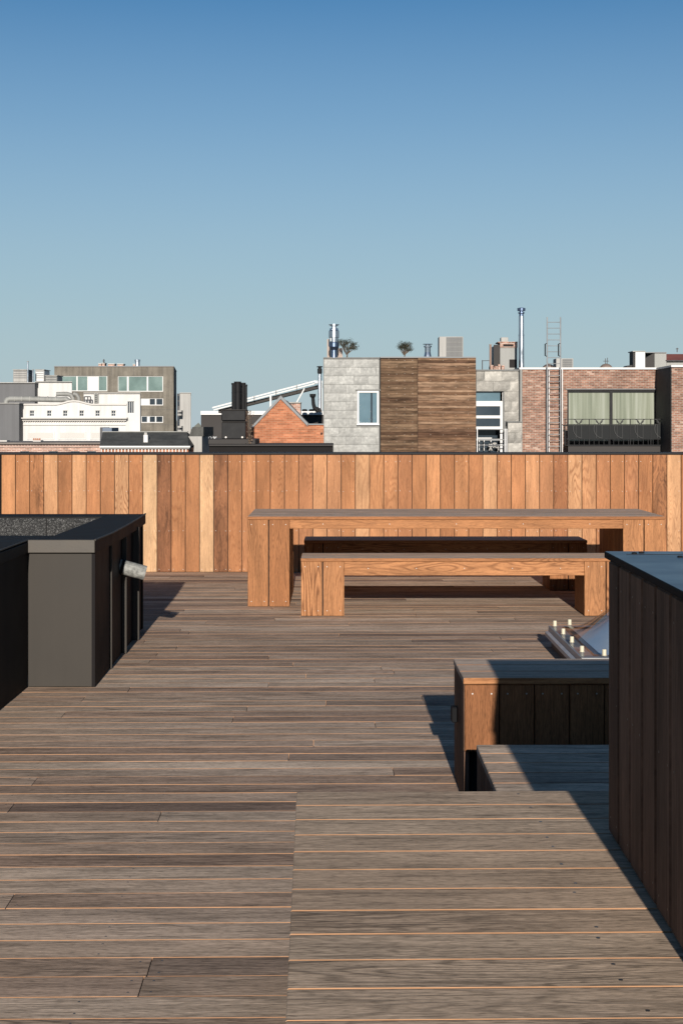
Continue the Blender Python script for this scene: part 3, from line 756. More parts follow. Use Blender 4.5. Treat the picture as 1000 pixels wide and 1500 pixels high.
# --- low brick houses in front
D=62
B=bld('brick_terrace','old brick parapet building with dentil cornice below the white factory','building',70,D)
m=MB(); m.pb(-60,147,650.5,None,D,6); m.build('wall',BR_P,B)
m=MB(); m.pb(-60,147.5,648.2,650.6,D-.25,6.2); m.build('coping',plain('dark_coping',(.15,.13,.115),.9,0,.2,2),B)
m=MB()
for i in range(90): m.pb(-50+i*2.2,-49+i*2.2,651.0,653.4,D-.11,.11)
m.pb(-60,147,653.6,654.8,D-.09,.09); m.build('cornice',plain('pink_cornice',(.42,.30,.25),.9,0,.2,2),B)
for px in(30,72,104,128):
    m=MB(); m.pb(px,px+13,661,668,D-.02,.03); m.build('window',GL_D,B)
for (a,b,lab) in((48.6,60,'low chimney with four small pots behind the brick parapet'),(-6,10.5,'low cream chimney at the far left behind the brick parapet')):
    t=thing('chimney',lab,'chimney',(PX(a,D+3),D+3,PZ(650,D+3)))
    m=MB(); m.pb(a,b,645,650,D+3,.6); m.build('stack',CREAM2,t)
    if b>20:
        m=MB()
        for i in range(4): x_=a+1.4+i*2.9; m.lathe([(.035,0),(.03,.09),(.0,.09)],(PX(x_,D+3.3),D+3.3,PZ(645,D+3)),8)
        m.build('pots',BR_O,t)
D=58
B=bld('slate_roof_house','brick house with dark pitched roof and white dentil gutter','building',212,D)
m=MB(); m.pb(147,276,657,None,D,6); m.build('wall',BR_O,B)
z0=PZ(653.5,D); z1=PZ(632.5,D+2.6)
m=MB(); m.face([(PX(146.5,D),D-.1,z0),(PX(277,D),D-.1,z0),(PX(274,D+2.6),D+2.6,z1),(PX(151,D+2.6),D+2.6,z1)])
m.face([(PX(151,D+2.6),D+2.6,z1),(PX(274,D+2.6),D+2.6,z1),(PX(277,D),D+5.4,z0),(PX(146.5,D),D+5.4,z0)])
m.face([(PX(277,D),D-.1,z0),(PX(277,D),D+5.4,z0),(PX(274,D+2.6),D+2.6,z1)]); m.face([(PX(146.5,D),D+5.4,z0),(PX(146.5,D),D-.1,z0),(PX(151,D+2.6),D+2.6,z1)])
rf=m.build('roof',ROOFD,B)
m=MB(); m.pb(150,275,631.8,633,D+2.45,.3); m.build('ridge',GREYP,rf)
m=MB(); m.pb(146,278.5,653.2,655.6,D-.3,.32); m.pb(147,277.5,655.6,657.4,D-.15,.17); m.build('gutter',WHITE,B)
m=MB()
for i in range(26): m.pb(148+i*4.95,149.6+i*4.95,657.5,662,D-.08,.08)
m.build('dentils',WHITE,B)
t=thing('chimney','slim white chimney rising from the dark pitched roof','chimney',(PX(213.5,D+1),D+1,PZ(648,D+1)))
m=MB(); m.pb(210.5,216.6,637,648,D+.6,.4); m.build('stack',CREAM,t); m=MB(); m.pb(211.5,215.6,633.5,637,D+.65,.3); m.build('pot',LGREY,t)
t=thing('roof_box','small dark blue roof box between the white factory and the pitched roof','roof box',(PX(157,D+7),D+7,PZ(660,D+7)))
m=MB(); m.pb(150.5,164,626.5,None,D+7,2); m.build('housing',plain('blue_grey',(.09,.12,.17),.6),t); m=MB(); m.pb(146.8,150.4,626,None,D+7,2); m.build('side_post',CONCD,t)
D=60
B=bld('grey_annex','low grey block annex with a dark sloping roof right of the pitched roof','building',285,D)
m=MB(); m.pb(275.5,296,639.2,None,D,5); m.build('wall',LGREY,B)
m=MB(); m.prism([(PX(276,D),PZ(639,D)),(PX(297,D),PZ(639,D)),(PX(297,D),PZ(625.5,D)),(PX(281,D),PZ(625.5,D)),(PX(278,D),PZ(633,D))],D+.3,D+5); m.build('roof',ROOFD,B)

# --- dark flat building with white fascia
D=72
B=bld('anthracite_building','flat dark brown clad building with a white roof fascia behind the brick gable','building',380,D)
m=MB(); m.pb(294.5,473,607.5,None,D,9); m.build('wall',ANTH,B)
m=MB(); m.pb(294,473.5,602,607.7,D-.15,9.3); m.build('fascia',WHITE,B)
D=47
B=bld('black_roof_extension','low black roof extension with a thin metal edge in front of the brick gable','building',395,D)
m=MB(); m.pb(306.5,487,653.4,None,D,4); m.build('wall',BRONZED,B)
m=MB(); m.pb(306,487.5,651.2,653.6,D-.12,4.2,0,.01); m.build('roof_edge',ANTH,B)
m=MB(); m.pb(305,374,643.2,651,D+.6,2.5,0,.02); m.build('plinth',FASCIA if False else ANTH,B)
t=thing('white_rag','small crumpled white sheet lying on the black plinth','sheet',(PX(311,D+.8),D+.8,PZ(643,D+.8)))
m=MB(); rr=random.Random(5)
g=[[(PX(305.5+i*1.45,D+.65),D+.65+j*.08,PZ(643.1,D+.65)+(.0 if j==0 and i%3==0 else rr.uniform(.02,.09))) for j in range(4)] for i in range(9)]
for i in range(8):
    for j in range(3): m.face([g[i][j],g[i+1][j],g[i+1][j+1],g[i][j+1]])
m.build('sheet',WHITE,t)
# black duct housing
t=thing('extractor_housing','black steel extractor box carrying a cluster of black flues','extractor',(PX(342,D+1),D+1,PZ(643,D+1)))
m=MB(); m.pb(324.3,360,600.6,616.6,D+.9,1.2,0,.03); m.pb(325,360,618.2,643,D+.95,1.1,0,.02); m.pb(326,359,616.6,618.2,D+1.05,.9); m.build('casing',BLACKM,t)
m=MB(); m.pb(324,360.3,600,601,D+.85,1.3); m.pb(324.6,360.2,617.6,618.6,D+.88,1.2); m.build('trim',ANTH,t)
m=MB()
for px in(331,355): m.tube([(PX(px,D+.9),D+.9,PZ(640.5,D+.9)),(PX(px,D+.9),D+.86,PZ(640.5,D+.9))],.03,8)
m.build('bolts',SCREW,t)
for px,y0,w,oy in((340.2,560,7,.7),(347,558.5,9.5,.25),(353.5,559.5,7,.8),(358.2,562.5,4.6,.5)):
    r=w/2/F*(D+1); d2=D+1.1+oy; zb=PZ(600.6,D+1); z1=PZ(y0,D+1); x_=PX(px,D+1)
    m=MB(); m.lathe([(r,0),(r,(z1-zb)*.62),(r*1.06,(z1-zb)*.625),(r*1.06,(z1-zb)*.65),(r,(z1-zb)*.655),(r,z1-zb-.06),(r*1.13,z1-zb-.055),(r*1.13,z1-zb),(r*.9,z1-zb),(r*.9,z1-zb-.1),(0,z1-zb-.1)],(x_,d2,zb),16)
    m.build('flue',BLACKM,t)
t=thing('climbing_plant','thin tangled dry climber beside the black extractor box','plant',(PX(364,D+.6),D+.6,PZ(650,D)))
m=MB(); rr=random.Random(9)
for k in range(5):
    p=[PX(363+rr.random()*3,D),D+.5,PZ(650,D)]; pts=[tuple(p)]
    for q in range(8): p=[p[0]+rr.uniform(-.05,.05),p[1]+rr.uniform(-.03,.03),p[2]+.13]; pts.append(tuple(p))
    m.tube(pts,.008,5)
m.build('stems',BARK,t)
m=MB()
for k in range(120):
    c=Vector((PX(364.6,D)+rr.gauss(0,.06),D+.5+rr.gauss(0,.04),PZ(650,D)+rr.random()*1.05)); a=Vector((rr.uniform(-1,1),rr.uniform(-1,1),rr.uniform(-1,1))).normalized()*.03; b=a.cross(Vector((rr.random(),rr.random(),1))).normalized()*.02
    m.face([c-a,c+b,c+a,c-b])
m.build('leaves',plain('dry_leaves',(.16,.11,.08),.8),t)

# --- brick gable
D=54
B=bld('brick_gable_house','orange brick gable wall with grey coping between the black flues and the zinc building','building',411,D)
gp=lambda px,py,d=D:(PX(px,d),PZ(py,d))
m=MB(); m.prism([(gp(368,627)[0],GROUND),gp(368,627),gp(411,584),gp(449.5,622.6),gp(474,622),(gp(474,622)[0],GROUND)],D,D+.35); m.build('gable_wall',BR_O,B)
m=MB()
m.prism([gp(367.3,630),gp(367.3,626),gp(411.2,579.4),gp(411.2,584.6)],D-.08,D+.45); m.prism([gp(411.3,584.6),gp(411.3,579.4),gp(452,620.5),gp(450.5,624.2)],D-.08,D+.45)
m.pb(450.8,474,620.6,622.4,D-.08,.5); m.build('coping',FASCIA,B)
m=MB(); m.prism([gp(369,627),gp(411,583),gp(449,622.5),gp(449,660),gp(369,660)],D+.46,D+7); m.build('roof',ROOFD,B)
m=MB(); m.pb(469.5,472,633.5,637,D-.004,.1); m.build('vent_hole',GAPD,B)
t=thing('chimney','pale brick chimney stack behind the right slope of the orange gable','chimney',(PX(431,D+9),D+9,PZ(603,D+9)))
m=MB(); m.pb(423,440,590.2,612,D+9,1); m.build('stack',BR_P,t); m=MB(); m.pb(422.5,440.5,589,590.4,D+8.9,1.2); m.build('cap',LGREY,t)

# --- white inclined truss
D=66
t=thing('steel_truss','white inclined steel truss ramp rising towards the zinc building','truss',(PX(440,D),D,PZ(603,D)))
def rail(m,a,b,th_,dd_,mat=0,d=D):
    (xa,ya),(xb,yb)=a,b
    m.prism([(PX(xa,d),PZ(ya,d)),(PX(xb,d),PZ(yb,d)),(PX(xb,d),PZ(yb+th_,d)),(PX(xa,d),PZ(ya+th_,d))],d,d+dd_,mat)
m=MB(); rail(m,(311,596.2),(462,557),2.2,.15); rail(m,(313,599.6),(462,560.6),1.9,.15); m.build('chords',WHITE,t)
m=MB(); rail(m,(320,600.0),(472,562.4),5.0,1.2,0,D+.3); m.build('deck_underside',ANTH,t)
m=MB()
for px in(341,372,404,434): m.pb(px,px+.8,596.2-(px-311)*.2596,602.6-(px-311)*.2596,D-.05,.1)
m.build('spacers',ANTH,t)
m=MB(); m.pb(395,397.6,579,604,D-.1,.2); m.pb(468.8,471.8,558.6,604,D-.2,.25); m.pb(461,472,557.6,561.5,D-.22,.3); m.build('posts',WHITE,t)
m=MB(); rail(m,(429,597.5),(446,567),3.6,.2); m.build('brace',WHITE,t)
t=thing('steel_flue','slender steel flue with dark cap just left of the zinc building','flue',(PX(468,D-4),D-4,PZ(603,D)))
d2=D-1; x_=PX(468.2,d2); zb=PZ(604,d2); z1=PZ(536,d2)
m=MB(); m.lathe([(.075,0),(.075,z1-zb-.25),(0,z1-zb-.25)],(x_,d2,zb),14); m.build('pipe',STEEL,t)
m=MB(); m.lathe([(.08,z1-zb-.35),(.10,z1-zb-.30),(.10,z1-zb-.12),(.07,z1-zb-.12),(.07,z1-zb-.06),(.13,z1-zb-.06),(.13,z1-zb-.02),(0,z1-zb)],(x_,d2,zb),14); m.build('cowl',BLACKM,t)
t=thing('vent_pipe','short black vent pipe with flared top under the white truss','vent',(PX(459,D-2),D-2,PZ(603,D)))
d2=D-1.5; x_=PX(459,d2)
m=MB(); m.tube([(x_+.22,d2,PZ(603,d2)),(x_+.05,d2,PZ(598,d2)),(x_,d2,PZ(592,d2)),(x_-.02,d2,PZ(583,d2)),(x_-.03,d2,PZ(580.5,d2)),(x_-.03,d2,PZ(577,d2))],[.09,.09,.08,.075,.13,.135],12); m.build('pipe',BLACKM,t)
m=MB(); m.tube([(x_+.05,d2,PZ(597,d2)),(x_+.28,d2,PZ(600,d2))],.07,10); m.tube([(x_+.28,d2,PZ(600,d2)),(x_+.3,d2,PZ(603.5,d2))],.07,10); m.build('elbow',BLACKM,t)
for px,lab in((446,'left low black dome vent on the white fascia roof'),(456,'right low black dome vent on the white fascia roof')):
    t=thing('roof_vent',lab,'vent',(PX(px,71),71,PZ(602.2,71)))
    m=MB(); m.lathe([(.13,0),(.13,.05),(.10,.09),(0,.10)],(PX(px,71),71.2,PZ(602.2,71)),12); m.build('cowl',BLACKM,t)

# --- zinc + timber building
D=55
def shingles(m,x0,x1,y0,y1,d,tw,thh,amp,skip=(),mat=0,rr=random.Random(11)):
    """interlocking cladding sheets, each its own slightly bulged and tilted tile"""
    X0,X1=PX(x0,d),PX(x1,d); Z1,Z0=PZ(y0,d),PZ(y1,d)
    nz=max(1,round((Z1-Z0)/thh)); hh=(Z1-Z0)/nz
    for j in range(nz):
        xo=X0-(tw/2 if j%2 else 0)
        while xo<X1-.01:
            a=max(xo,X0); b=min(xo+tw,X1); xo+=tw
            if b-a<.03: continue
            za=Z0+j*hh+.004; zb=za+hh-.008; a+=.003; b-=.003; cx=(a+b)/2; cz=(za+zb)/2
            if any(PX(s[0],d)-.02<cx<PX(s[1],d)+.02 and PZ(s[3],d)-.02<cz<PZ(s[2],d)+.02 for s in skip): continue
            tone=rr.random(); tx=rr.uniform(-amp,amp); tz=rr.uniform(-amp,amp)+.03; bul=rr.uniform(.004,.016)*amp/.02
            N=4
            def q(i,k):
                u=i/N; v=k/N; ed=16*u*(1-u)*v*(1-v)
                return (a+(b-a)*u, d-.012-((u-.5)*tx+(v-.5)*-tz*.6+.5*abs(tz))*.8-bul*ed, za+(zb-za)*v)
            for i in range(N):
                for k in range(N): m.face([q(i,k),q(i+1,k),q(i+1,k+1),q(i,k+1)],mat,tone,None,False)
B=bld('zinc_timber_building','tall rooftop building with zinc shingle wall, white window and brown timber cladding','building',600,D)
m=MB(); m.pb(474,556,524.5,None,D,7); m.build('zinc_body',ZINC,B)
wz=(523,554.6,572.6,622)
m=MB(); shingles(m,474,554.8,525.5,664,D,.55,.31,.013); m.build('zinc_cladding',ZT1,B)
m=MB(); m.pb(473.4,556,523.4,525.6,D-.08,.4); m.pb(473.4,474.4,525.6,664,D-.05,.1); m.build('zinc_edge',ZINC,B)
w=window(B,*wz,D-.12,[(525,542.6,GL_B),(542.61,545.4,GL_D),(545.41,553,GL_B)],None,t=2.6)
m=MB(); m.pb(522,555.4,620.5,622.8,D-.2,.1); m.build('sill',WHITE,w)
m=MB(); m.pb(520.8,557,570.5,572.4,D-.09,.1); m.build('lintel',ZINC,B)
for (a,b,dep) in((557.3,610.8,0),(611.4,696,-.06)):
    m=MB(); dz=.098; z=PZ(664,D); zt_=PZ(524,D); rr=random.Random(int(a))
    while z<zt_-.01:
        m.board((PX(a,D),D-.10+dep,z+.003),(PX(b,D),D-.075+dep,min(z+dz-.003,zt_)),0,0,.001,rr.random()); z+=dz
    for q in range(1,5):
        px=a+(b-a)*q/4.6
        for k in range(14): 
            yy=526+k*10+rr.random()*3; disc(m,(PX(px,D),D-.10+dep,PZ(yy,D)),(0,-1,0),.009,1,6,.004)
    m.build('timber_cladding',[CLADW if a>600 else CLADW2,SCREWD],B)
m=MB(); m.pb(557,696,524,None,D-.07,7); m.build('timber_body',GAPD,B)
m=MB(); m.pb(556.6,696.6,522.4,524.2,D-.2,7.2); m.build('timber_coping',FASCIA,B)
# flues, trees and units on that roof
t=thing('twin_steel_flue','shiny fat steel flue with banded sections beside a rooftop shrub on the zinc roof','flue',(PX(489,D+1),D+1,PZ(524,D)))
d2=D+1.0; x_=PX(489,d2); zb=PZ(524,d2); f=lambda py: PZ(py,d2)-zb
m=MB(); m.lathe([(.13,f(524)),(.13,f(513)),(.19,f(508)),(.19,f(502))],(x_,d2,zb),18,0); m.build('base_band',STEELB,t)
m=MB(); m.lathe([(.19,f(502)),(.17,f(501)),(.17,f(495)),(.20,f(494.5)),(.20,f(485)),(.17,f(484)),(.16,f(481)),(0,f(481))],(x_,d2,zb),18); m.build('pipe',STEEL,t)
m=MB(); m.lathe([(.10,f(481)),(.10,f(478)),(.15,f(477.6)),(.15,f(476.8)),(.20,f(476)),(.20,f(475.2)),(0,f(474.8))],(x_,d2,zb),18); m.build('cowl',STEEL,t)
m=MB(); m.tube([(x_-.12,d2-.14,PZ(500,d2)),(x_-.12,d2-.14,PZ(495.5,d2))],.018,6); m.build('clamp',ALU,t)
t=thing('chimney','low rendered chimney half hidden behind the fat steel flue','chimney',(PX(489,D+2),D+2,PZ(524,D)))
m=MB(); m.pb(479,501.5,510,526,D+2,.6); m.pb(479,482,496.5,510,D+2,.6); m.build('stack',plain('pinkish_render',(.34,.27,.23),.9),t)
def shrub(px,w,y0,y1,d,lab,seed):
    t=thing('rooftop_shrub',lab,'shrub',(PX(px,d),d,PZ(y1,d)),0,'shrubs on the timber clad roof')
    rr=random.Random(seed); zb=PZ(y1,d); z1=PZ(y0,d); H=z1-zb; Wd=w/F*d; x_=PX(px,d)
    m=MB()
    tips=[]
    for k in range(24):
        a=rr.uniform(0,6.28); s=rr.uniform(.15,.5)*Wd
        e=Vector((x_+math.cos(a)*s,d+math.sin(a)*s*.7,zb+H*rr.uniform(.5,.95))); b=Vector((x_+rr.uniform(-.02,.02),d,zb+H*.18)); mid=(e+b)/2+Vector((rr.uniform(-.04,.04),0,.02))
        m.tube([b,mid,e],[.012,.009,.004],5); tips.append(e)
        for q in range(4):
            e2=e+Vector((rr.uniform(-.1,.1),rr.uniform(-.08,.08),rr.uniform(-.02,.1))); m.tube([mid.lerp(e,.6),e2],[.005,.003],4); tips.append(e2)
    m.tube([(x_,d,zb),(x_+.02,d,zb+H*.2)],[.03,.02],7); m.build('branches',BARK,t)
    m=MB()
    for p in tips:
        for q in range(16):
            c=p+Vector((rr.gauss(0,.045),rr.gauss(0,.04),rr.gauss(0,.03))); a=Vector((rr.uniform(-1,1),rr.uniform(-1,1),rr.uniform(-.6,.6))).normalized()*.022; b=a.cross(Vector((rr.random(),rr.random(),1))).normalized()*.010
            m.face([c-a,c+b,c+a,c-b])
    m.build('foliage',LEAF,t)
shrub(508,25,499.5,524,D+1.2,'dark bushy shrub right of the fat steel flue on the zinc roof',1)
shrub(592,20,503,524,D+.8,'round dark shrub standing alone above the timber cladding',2)
t=thing('steel_flue','short steel flue with disc cowl between the lone shrub and the air conditioner','flue',(PX(626,D+1),D+1,PZ(523,D)))
d2=D+1; x_=PX(626,d2); zb=PZ(524,d2)
m=MB(); m.lathe([(.15,0),(.11,f(516)),(.11,f(509)),(.15,f(508.5)),(.15,f(506.5)),(.09,f(506.3)),(.09,f(504.5))],(x_,d2,zb),16); m.build('pipe',STEEL,t)
m=MB(); m.lathe([(.18,f(504.6)),(.18,f(503.8)),(0,f(503))],(x_,d2,zb),16); m.build('cowl',STEEL,t)
def acunit(x0,x1,xs,y0,y1,d,lab):
    t=thing('air_conditioner',lab,'air conditioner',(PX((x0+x1)/2,d),d,PZ(y1,d)))
    m=MB(); m.pb(x0,x1,y0,y1-1.2,d,.8,0,.01); m.pb(x0+1,x0+4,y1-1.2,y1,d+.1,.5); m.pb(x1-4,x1-1,y1-1.2,y1,d+.1,.5); m.build('casing',WHITE if False else LGREY,t)
    m=MB(); m.pb(xs,x1-1.2,y0+1,y1-2,d-.02,.018); m.build('grille_backing',GREYR,t)
    m=MB(); n=int((x1-1.2-xs)/1.5)
    for i in range(n+1): m.pb(xs+i*(x1-1.6-xs)/n,xs+i*(x1-1.6-xs)/n+.45,y0+1,y1-2,d-.035,.014)
    for i in range(1,4): m.pb(xs,x1-1.2,y0+1+(y1-y0-3)*i/4,y0+1.5+(y1-y0-3)*i/4,d-.04,.004)
    m.build('grille',GREYP,t)
acunit(643,678,653,493,524,D+1,'large pale air conditioner with fine grille at the right end of the timber clad roof')

# --- zinc bay with glazed screen
B=bld('zinc_bay_building','shiny zinc clad bay with a tall dark glazed opening between timber cladding and brick','building',730,D)
hole=(697,736.6,573.5,664)
m=MB(); m.holes(696.8,760,542.5,664,D+.1,.3,[hole]); m.pb(696.8,760,664,None,D+.1,.3); m.build('wall',ZINC,B)
m=MB(); shingles(m,697.2,759,543.5,573,D+.1,.62,.36,.03,(),0,random.Random(4)); shingles(m,738,759,573,617,D+.1,.56,.36,.03,(),0,random.Random(8)); m.build('zinc_cladding',ZT2,B)
m=MB(); m.pb(743,764.4,618.6,None,D-.35,.45); m.build('lower_box',ZINC,B)
m=MB(); shingles(m,743.2,764.2,619,664,D-.35,.56,.36,.03,(),0,random.Random(6)); m.build('lower_box_cladding',ZT2,B)
m=MB(); m.pb(742.6,764.8,617.4,619,D-.42,.6); m.pb(696.8,760,541.3,543.4,D+.02,5); m.build('zinc_edge',ZINC,B)
m=MB(); m.pb(696.8,760,543,None,D+1.6,5); m.build('body',ANTH,B)
m=MB()
for (a,b) in((587.5,595),(608.6,612.8),(624.8,629.2)): m.pb(697,736.4,a,b,D+.25,.08)
m.pb(732,736.4,587.5,664,D+.249,.085); m.pb(735.2,736.6,573.5,587,D+.24,.08); m.pb(697,736,643,645,D+.27,.05)
fr=m.build('window_frame',WHITE,B)
for (a,b) in((573.6,587.4),(595.1,608.5),(612.9,624.7)):
    m=MB(); m.pb(697,732,a,b,D+.3,.02); m.build('pane',GL_B if a<580 else GL_D,fr)
m=MB(); m.pb(697,732,629.3,663,D+1.1,.02); m.build('pane',GL_D,fr)
t=thing('balcony_table','pale cluttered garden table and chairs behind the glazed opening','garden furniture',(PX(712,D+.8),D+.8,PZ(663,D)))
m=MB(); d2=D+.7
m.pb(699,720,641,642.4,d2,.4)
for px in(701,708,718): m.pb(px,px+1,642.4,660,d2+.1,.1)
m.build('table',WHITE,t)
m=MB(); rr=random.Random(2)
for (px,py) in((716,650),(722,646),(728,652)):
    m.tube([(PX(px,d2-.1),d2-.1,PZ(py,d2)),(PX(px+4,d2-.1),d2-.1,PZ(py+10,d2))],.025,6); m.tube([(PX(px+4,d2-.1),d2-.1,PZ(py,d2)),(PX(px,d2-.1),d2-.1,PZ(py+10,d2))],.025,6); m.pb(px-1,px+5,py+3,py+4.6,d2-.12,.3)
m.build('chair_frames',LGREY,t)
t=thing('balcony_railing','thin dark railing across the glazed opening of the zinc bay','railing',(PX(720,D-.3),D-.3,PZ(664,D)))
m=MB(); d2=D-.3
for yy in(629,644,652): m.tube([(PX(697,d2),d2,PZ(yy,d2)),(PX(742,d2),d2,PZ(yy,d2))],.018,6)
for px in(698.5,739,741.6): m.tube([(PX(px,d2),d2,PZ(664,d2)),(PX(px,d2),d2,PZ(628,d2))],.022,6)
m.build('bars',CANE,t)
# chimney on zinc bay
t=thing('chimney','blocky concrete chimney with brick crown on the zinc bay roof','chimney',(PX(740,D+2),D+2,PZ(542,D)))
d2=D+2
m=MB(); m.pb(732,757,509,545,d2,.8); m.pb(722.6,731.9,507,545,d2+.1,.8); m.build('stack',GREYP,t)
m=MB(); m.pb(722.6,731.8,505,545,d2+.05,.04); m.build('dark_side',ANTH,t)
m=MB(); m.pb(731.8,757.4,502,509,d2-.06,.95); m.pb(729,757.6,500.4,502,d2-.1,1.0); m.build('crown',BR_P,t)
m=MB(); m.pb(736.5,751.5,504.2,507.4,d2-.075,.02); m.pb(745.5,756,526.5,538.5,d2-.012,.02); m.build('opening',GAPD,t)
m=MB(); m.pb(733.4,744,494,500.4,d2,.4,0,.02); m.build('cowl',LGREY,t)
t=thing('roof_post','thin brown post left of the concrete chimney','post',(PX(717.6,d2),d2,PZ(540,d2)))
m=MB(); m.pb(716.4,719.4,504.6,542,d2,.07,0,.005); m.build('post',plain('post_brown',(.2,.13,.1),.8),t)
m=MB(); m.pb(716,719.8,503.8,504.8,d2-.02,.11); m.build('cap',GREYP,t)
t=thing('antenna','thin whip antenna with side arm at the left of the zinc bay roof','antenna',(PX(706,d2),d2,PZ(541,d2)))
m=MB(); m.tube([(PX(706,d2),d2,PZ(542,d2)),(PX(706,d2),d2,PZ(527.5,d2))],.02,5); m.tube([(PX(706,d2),d2,PZ(528.5,d2)),(PX(716,d2),d2,PZ(528.2,d2))],.013,5); m.build('mast',CONCD,t)
t=thing('rubble_heap','low brown heap at the foot of the concrete chimney','heap',(PX(727,d2-1),d2-1,PZ(541.5,D)))
m=MB(); rr=random.Random(12)
for k in range(16):
    a=716.5+rr.random()*18; m.pb(a,a+rr.uniform(2,4.5),532+rr.random()*6+abs(a-726)*.25,542,d2-1+rr.random()*.5,.3,0,.02)
m.build('bricks',BR_P,t)
# tall flue
t=thing('tall_steel_flue','tallest shiny steel flue rising between the zinc bay and the brick building','flue',(PX(763,D+1),D+1,PZ(541,D)))
d2=D+.9; x_=PX(763,d2); zb=PZ(541,d2); f2=lambda py: PZ(py,d2)-zb
m=MB(); m.lathe([(.105,0),(.105,f2(492)),(.112,f2(491.8)),(.112,f2(490)),(.098,f2(489.8)),(.098,f2(463)),(.10,f2(462.8)),(.0,f2(462.7))],(x_,d2,zb),18); m.build('pipe',STEEL,t)
m=MB(); m.lathe([(.085,f2(463)),(.085,f2(460)),(.12,f2(459)),(.12,f2(457.5)),(.07,f2(457.3)),(.07,f2(456)),(.15,f2(455.5)),(.155,f2(451.5)),(.06,f2(450.6)),(0,f2(450.5))],(x_,d2,zb),18); m.build('cowl',STEELB,t)
# --- brick building
B=bld('brick_building','red brown brick building with wide curtained window and dark balcony','building',870,D)
wb=(829.6,960.4,571,663)
m=MB(); m.holes(761,961.2,541,664,D,.35,[(830,960.2,571.4,664)]); m.pb(761,961.2,664,None,D,.35); m.build('facade',BR_R,B)
m=MB(); m.pb(761,961,541.4,None,D+2.5,7); m.pb(761,829,541.4,None,D+.36,2.1); m.pb(826,961,541.6,568,D+.36,2.1); m.build('body',ANTH,B)
m=MB(); m.pb(760,961.5,538.3,541.1,D-.08,9.6); m.build('white_coping',WHITE,B)
m=MB(); m.tube([(PX(762.5,D-.08),D-.08,PZ(541,D)),(PX(762.5,D-.08),D-.08,GROUND)],.05,10); m.build('downpipe',GREYP,B)
m=MB(); m.pb(829.7,960.2,571.2,573.6,D+.06,.12); m.pb(829.7,832.2,573.6,664,D+.06,.12); m.pb(957.8,960.2,573.6,664,D+.06,.12); m.pb(892.6,896.4,573.6,664,D+.05,.12)
m.pb(832.3,892.5,573.7,574.8,D+.09,.05); m.pb(896.5,957.7,573.7,574.8,D+.09,.05)
w=m.build('window_frame',BLACKM,B)
for a,b in((832.3,892.5),(896.5,957.7)):
    m=MB(); m.pb(a,b,574.9,646,D+.15,.03); q=m.build('pane',CURT,w)
m=MB(); m.pb(830,960,646,None,D+.2,.2); m.build('lower_panel',BLACKM,B)
m=MB(); m.pb(828,961.5,569.4,571,D-.03,.1); m.build('lintel',GREYR,B)
# projecting right wing
d2=52.5
m=MB(); m.pb(983,1075,537.5,None,d2,9); m.build('right_wing',BR_R,B)
m=MB(); m.pb(982.3,1076,534.8,537.6,d2-.1,9.4); m.build('wing_coping',WHITE,B)
m=MB(); xx=PX(983,d2); m.box((xx-.025,d2+.02,GROUND),(xx-.003,D-.003,PZ(538,d2))); m.build('painted_shade_flank',ANTH,B)  # dark sheet over the brick flank, painting in its shade
# balcony
t=thing('balcony','dark steel balcony with solid panels and curved ornaments in front of the curtained window','balcony',(PX(900,D-.9),D-.9,PZ(664,D)))
d2=D-.9
m=MB(); m.pb(830,984,651.6,653,d2-.02,.9); m.pb(831,984,663,None,d2,.3) if False else None
m.build('floor_slab',BLACKM,t)
m=MB(); m.pb(831.4,984,653.2,672,d2+.05,.05); m.build('lower_panel',ANTH,t)
m=MB(); m.pb(826,982,613.6,614.6,d2,.04); m.pb(829,982,621.4,622.6,d2,.04); m.pb(829,982,642.6,643.6,d2,.04)
for px in(826.5,831,862,892,922,952,981): m.pb(px,px+1,613.6,653,d2-.005,.05)
for px in [833+i*7.2 for i in range(21)]: m.pb(px,px+.7,643.6,652,d2+.005,.03)
m.build('railing',CANE if False else BLACKM,t)
m=MB(); m.pb(831.9,891.8,622.7,642.4,d2+.015,.02); m.pb(893,980.8,622.7,642.4,d2+.015,.02); m.build('panels',plain('panel_dark',(.016,.017,.0175),.7,0,.15,2,spec=.12),t)
m=MB()
def arc(cx,cy,r,a0,a1,n=9,dd_=0):
    m.tube([(PX(cx+r*math.cos(a0+(a1-a0)*i/n),d2-.01),d2-.01+dd_,PZ(cy-r*math.sin(a0+(a1-a0)*i/n),d2)) for i in range(n+1)],.016,5)
for i,cx in enumerate((847,877,907,937,966)):
    arc(cx-9,621.5,7.5,R(0),R(80)); arc(cx+9,621.5,7.5,R(180),R(100)); arc(cx,615,5,R(200),R(340))
    arc(cx+6,628,14,R(150),R(260)); m.tube([(PX(cx-4,d2-.01),d2-.01,PZ(622,d2)),(PX(cx-4,d2-.01),d2-.01,PZ(642,d2))],.014,5); m.tube([(PX(cx+4,d2-.01),d2-.01,PZ(622,d2)),(PX(cx+4,d2-.01),d2-.01,PZ(642,d2))],.014,5)
m.build('ornament',plain('ornament_grey',(.045,.045,.045),.6,0,spec=.2),t)
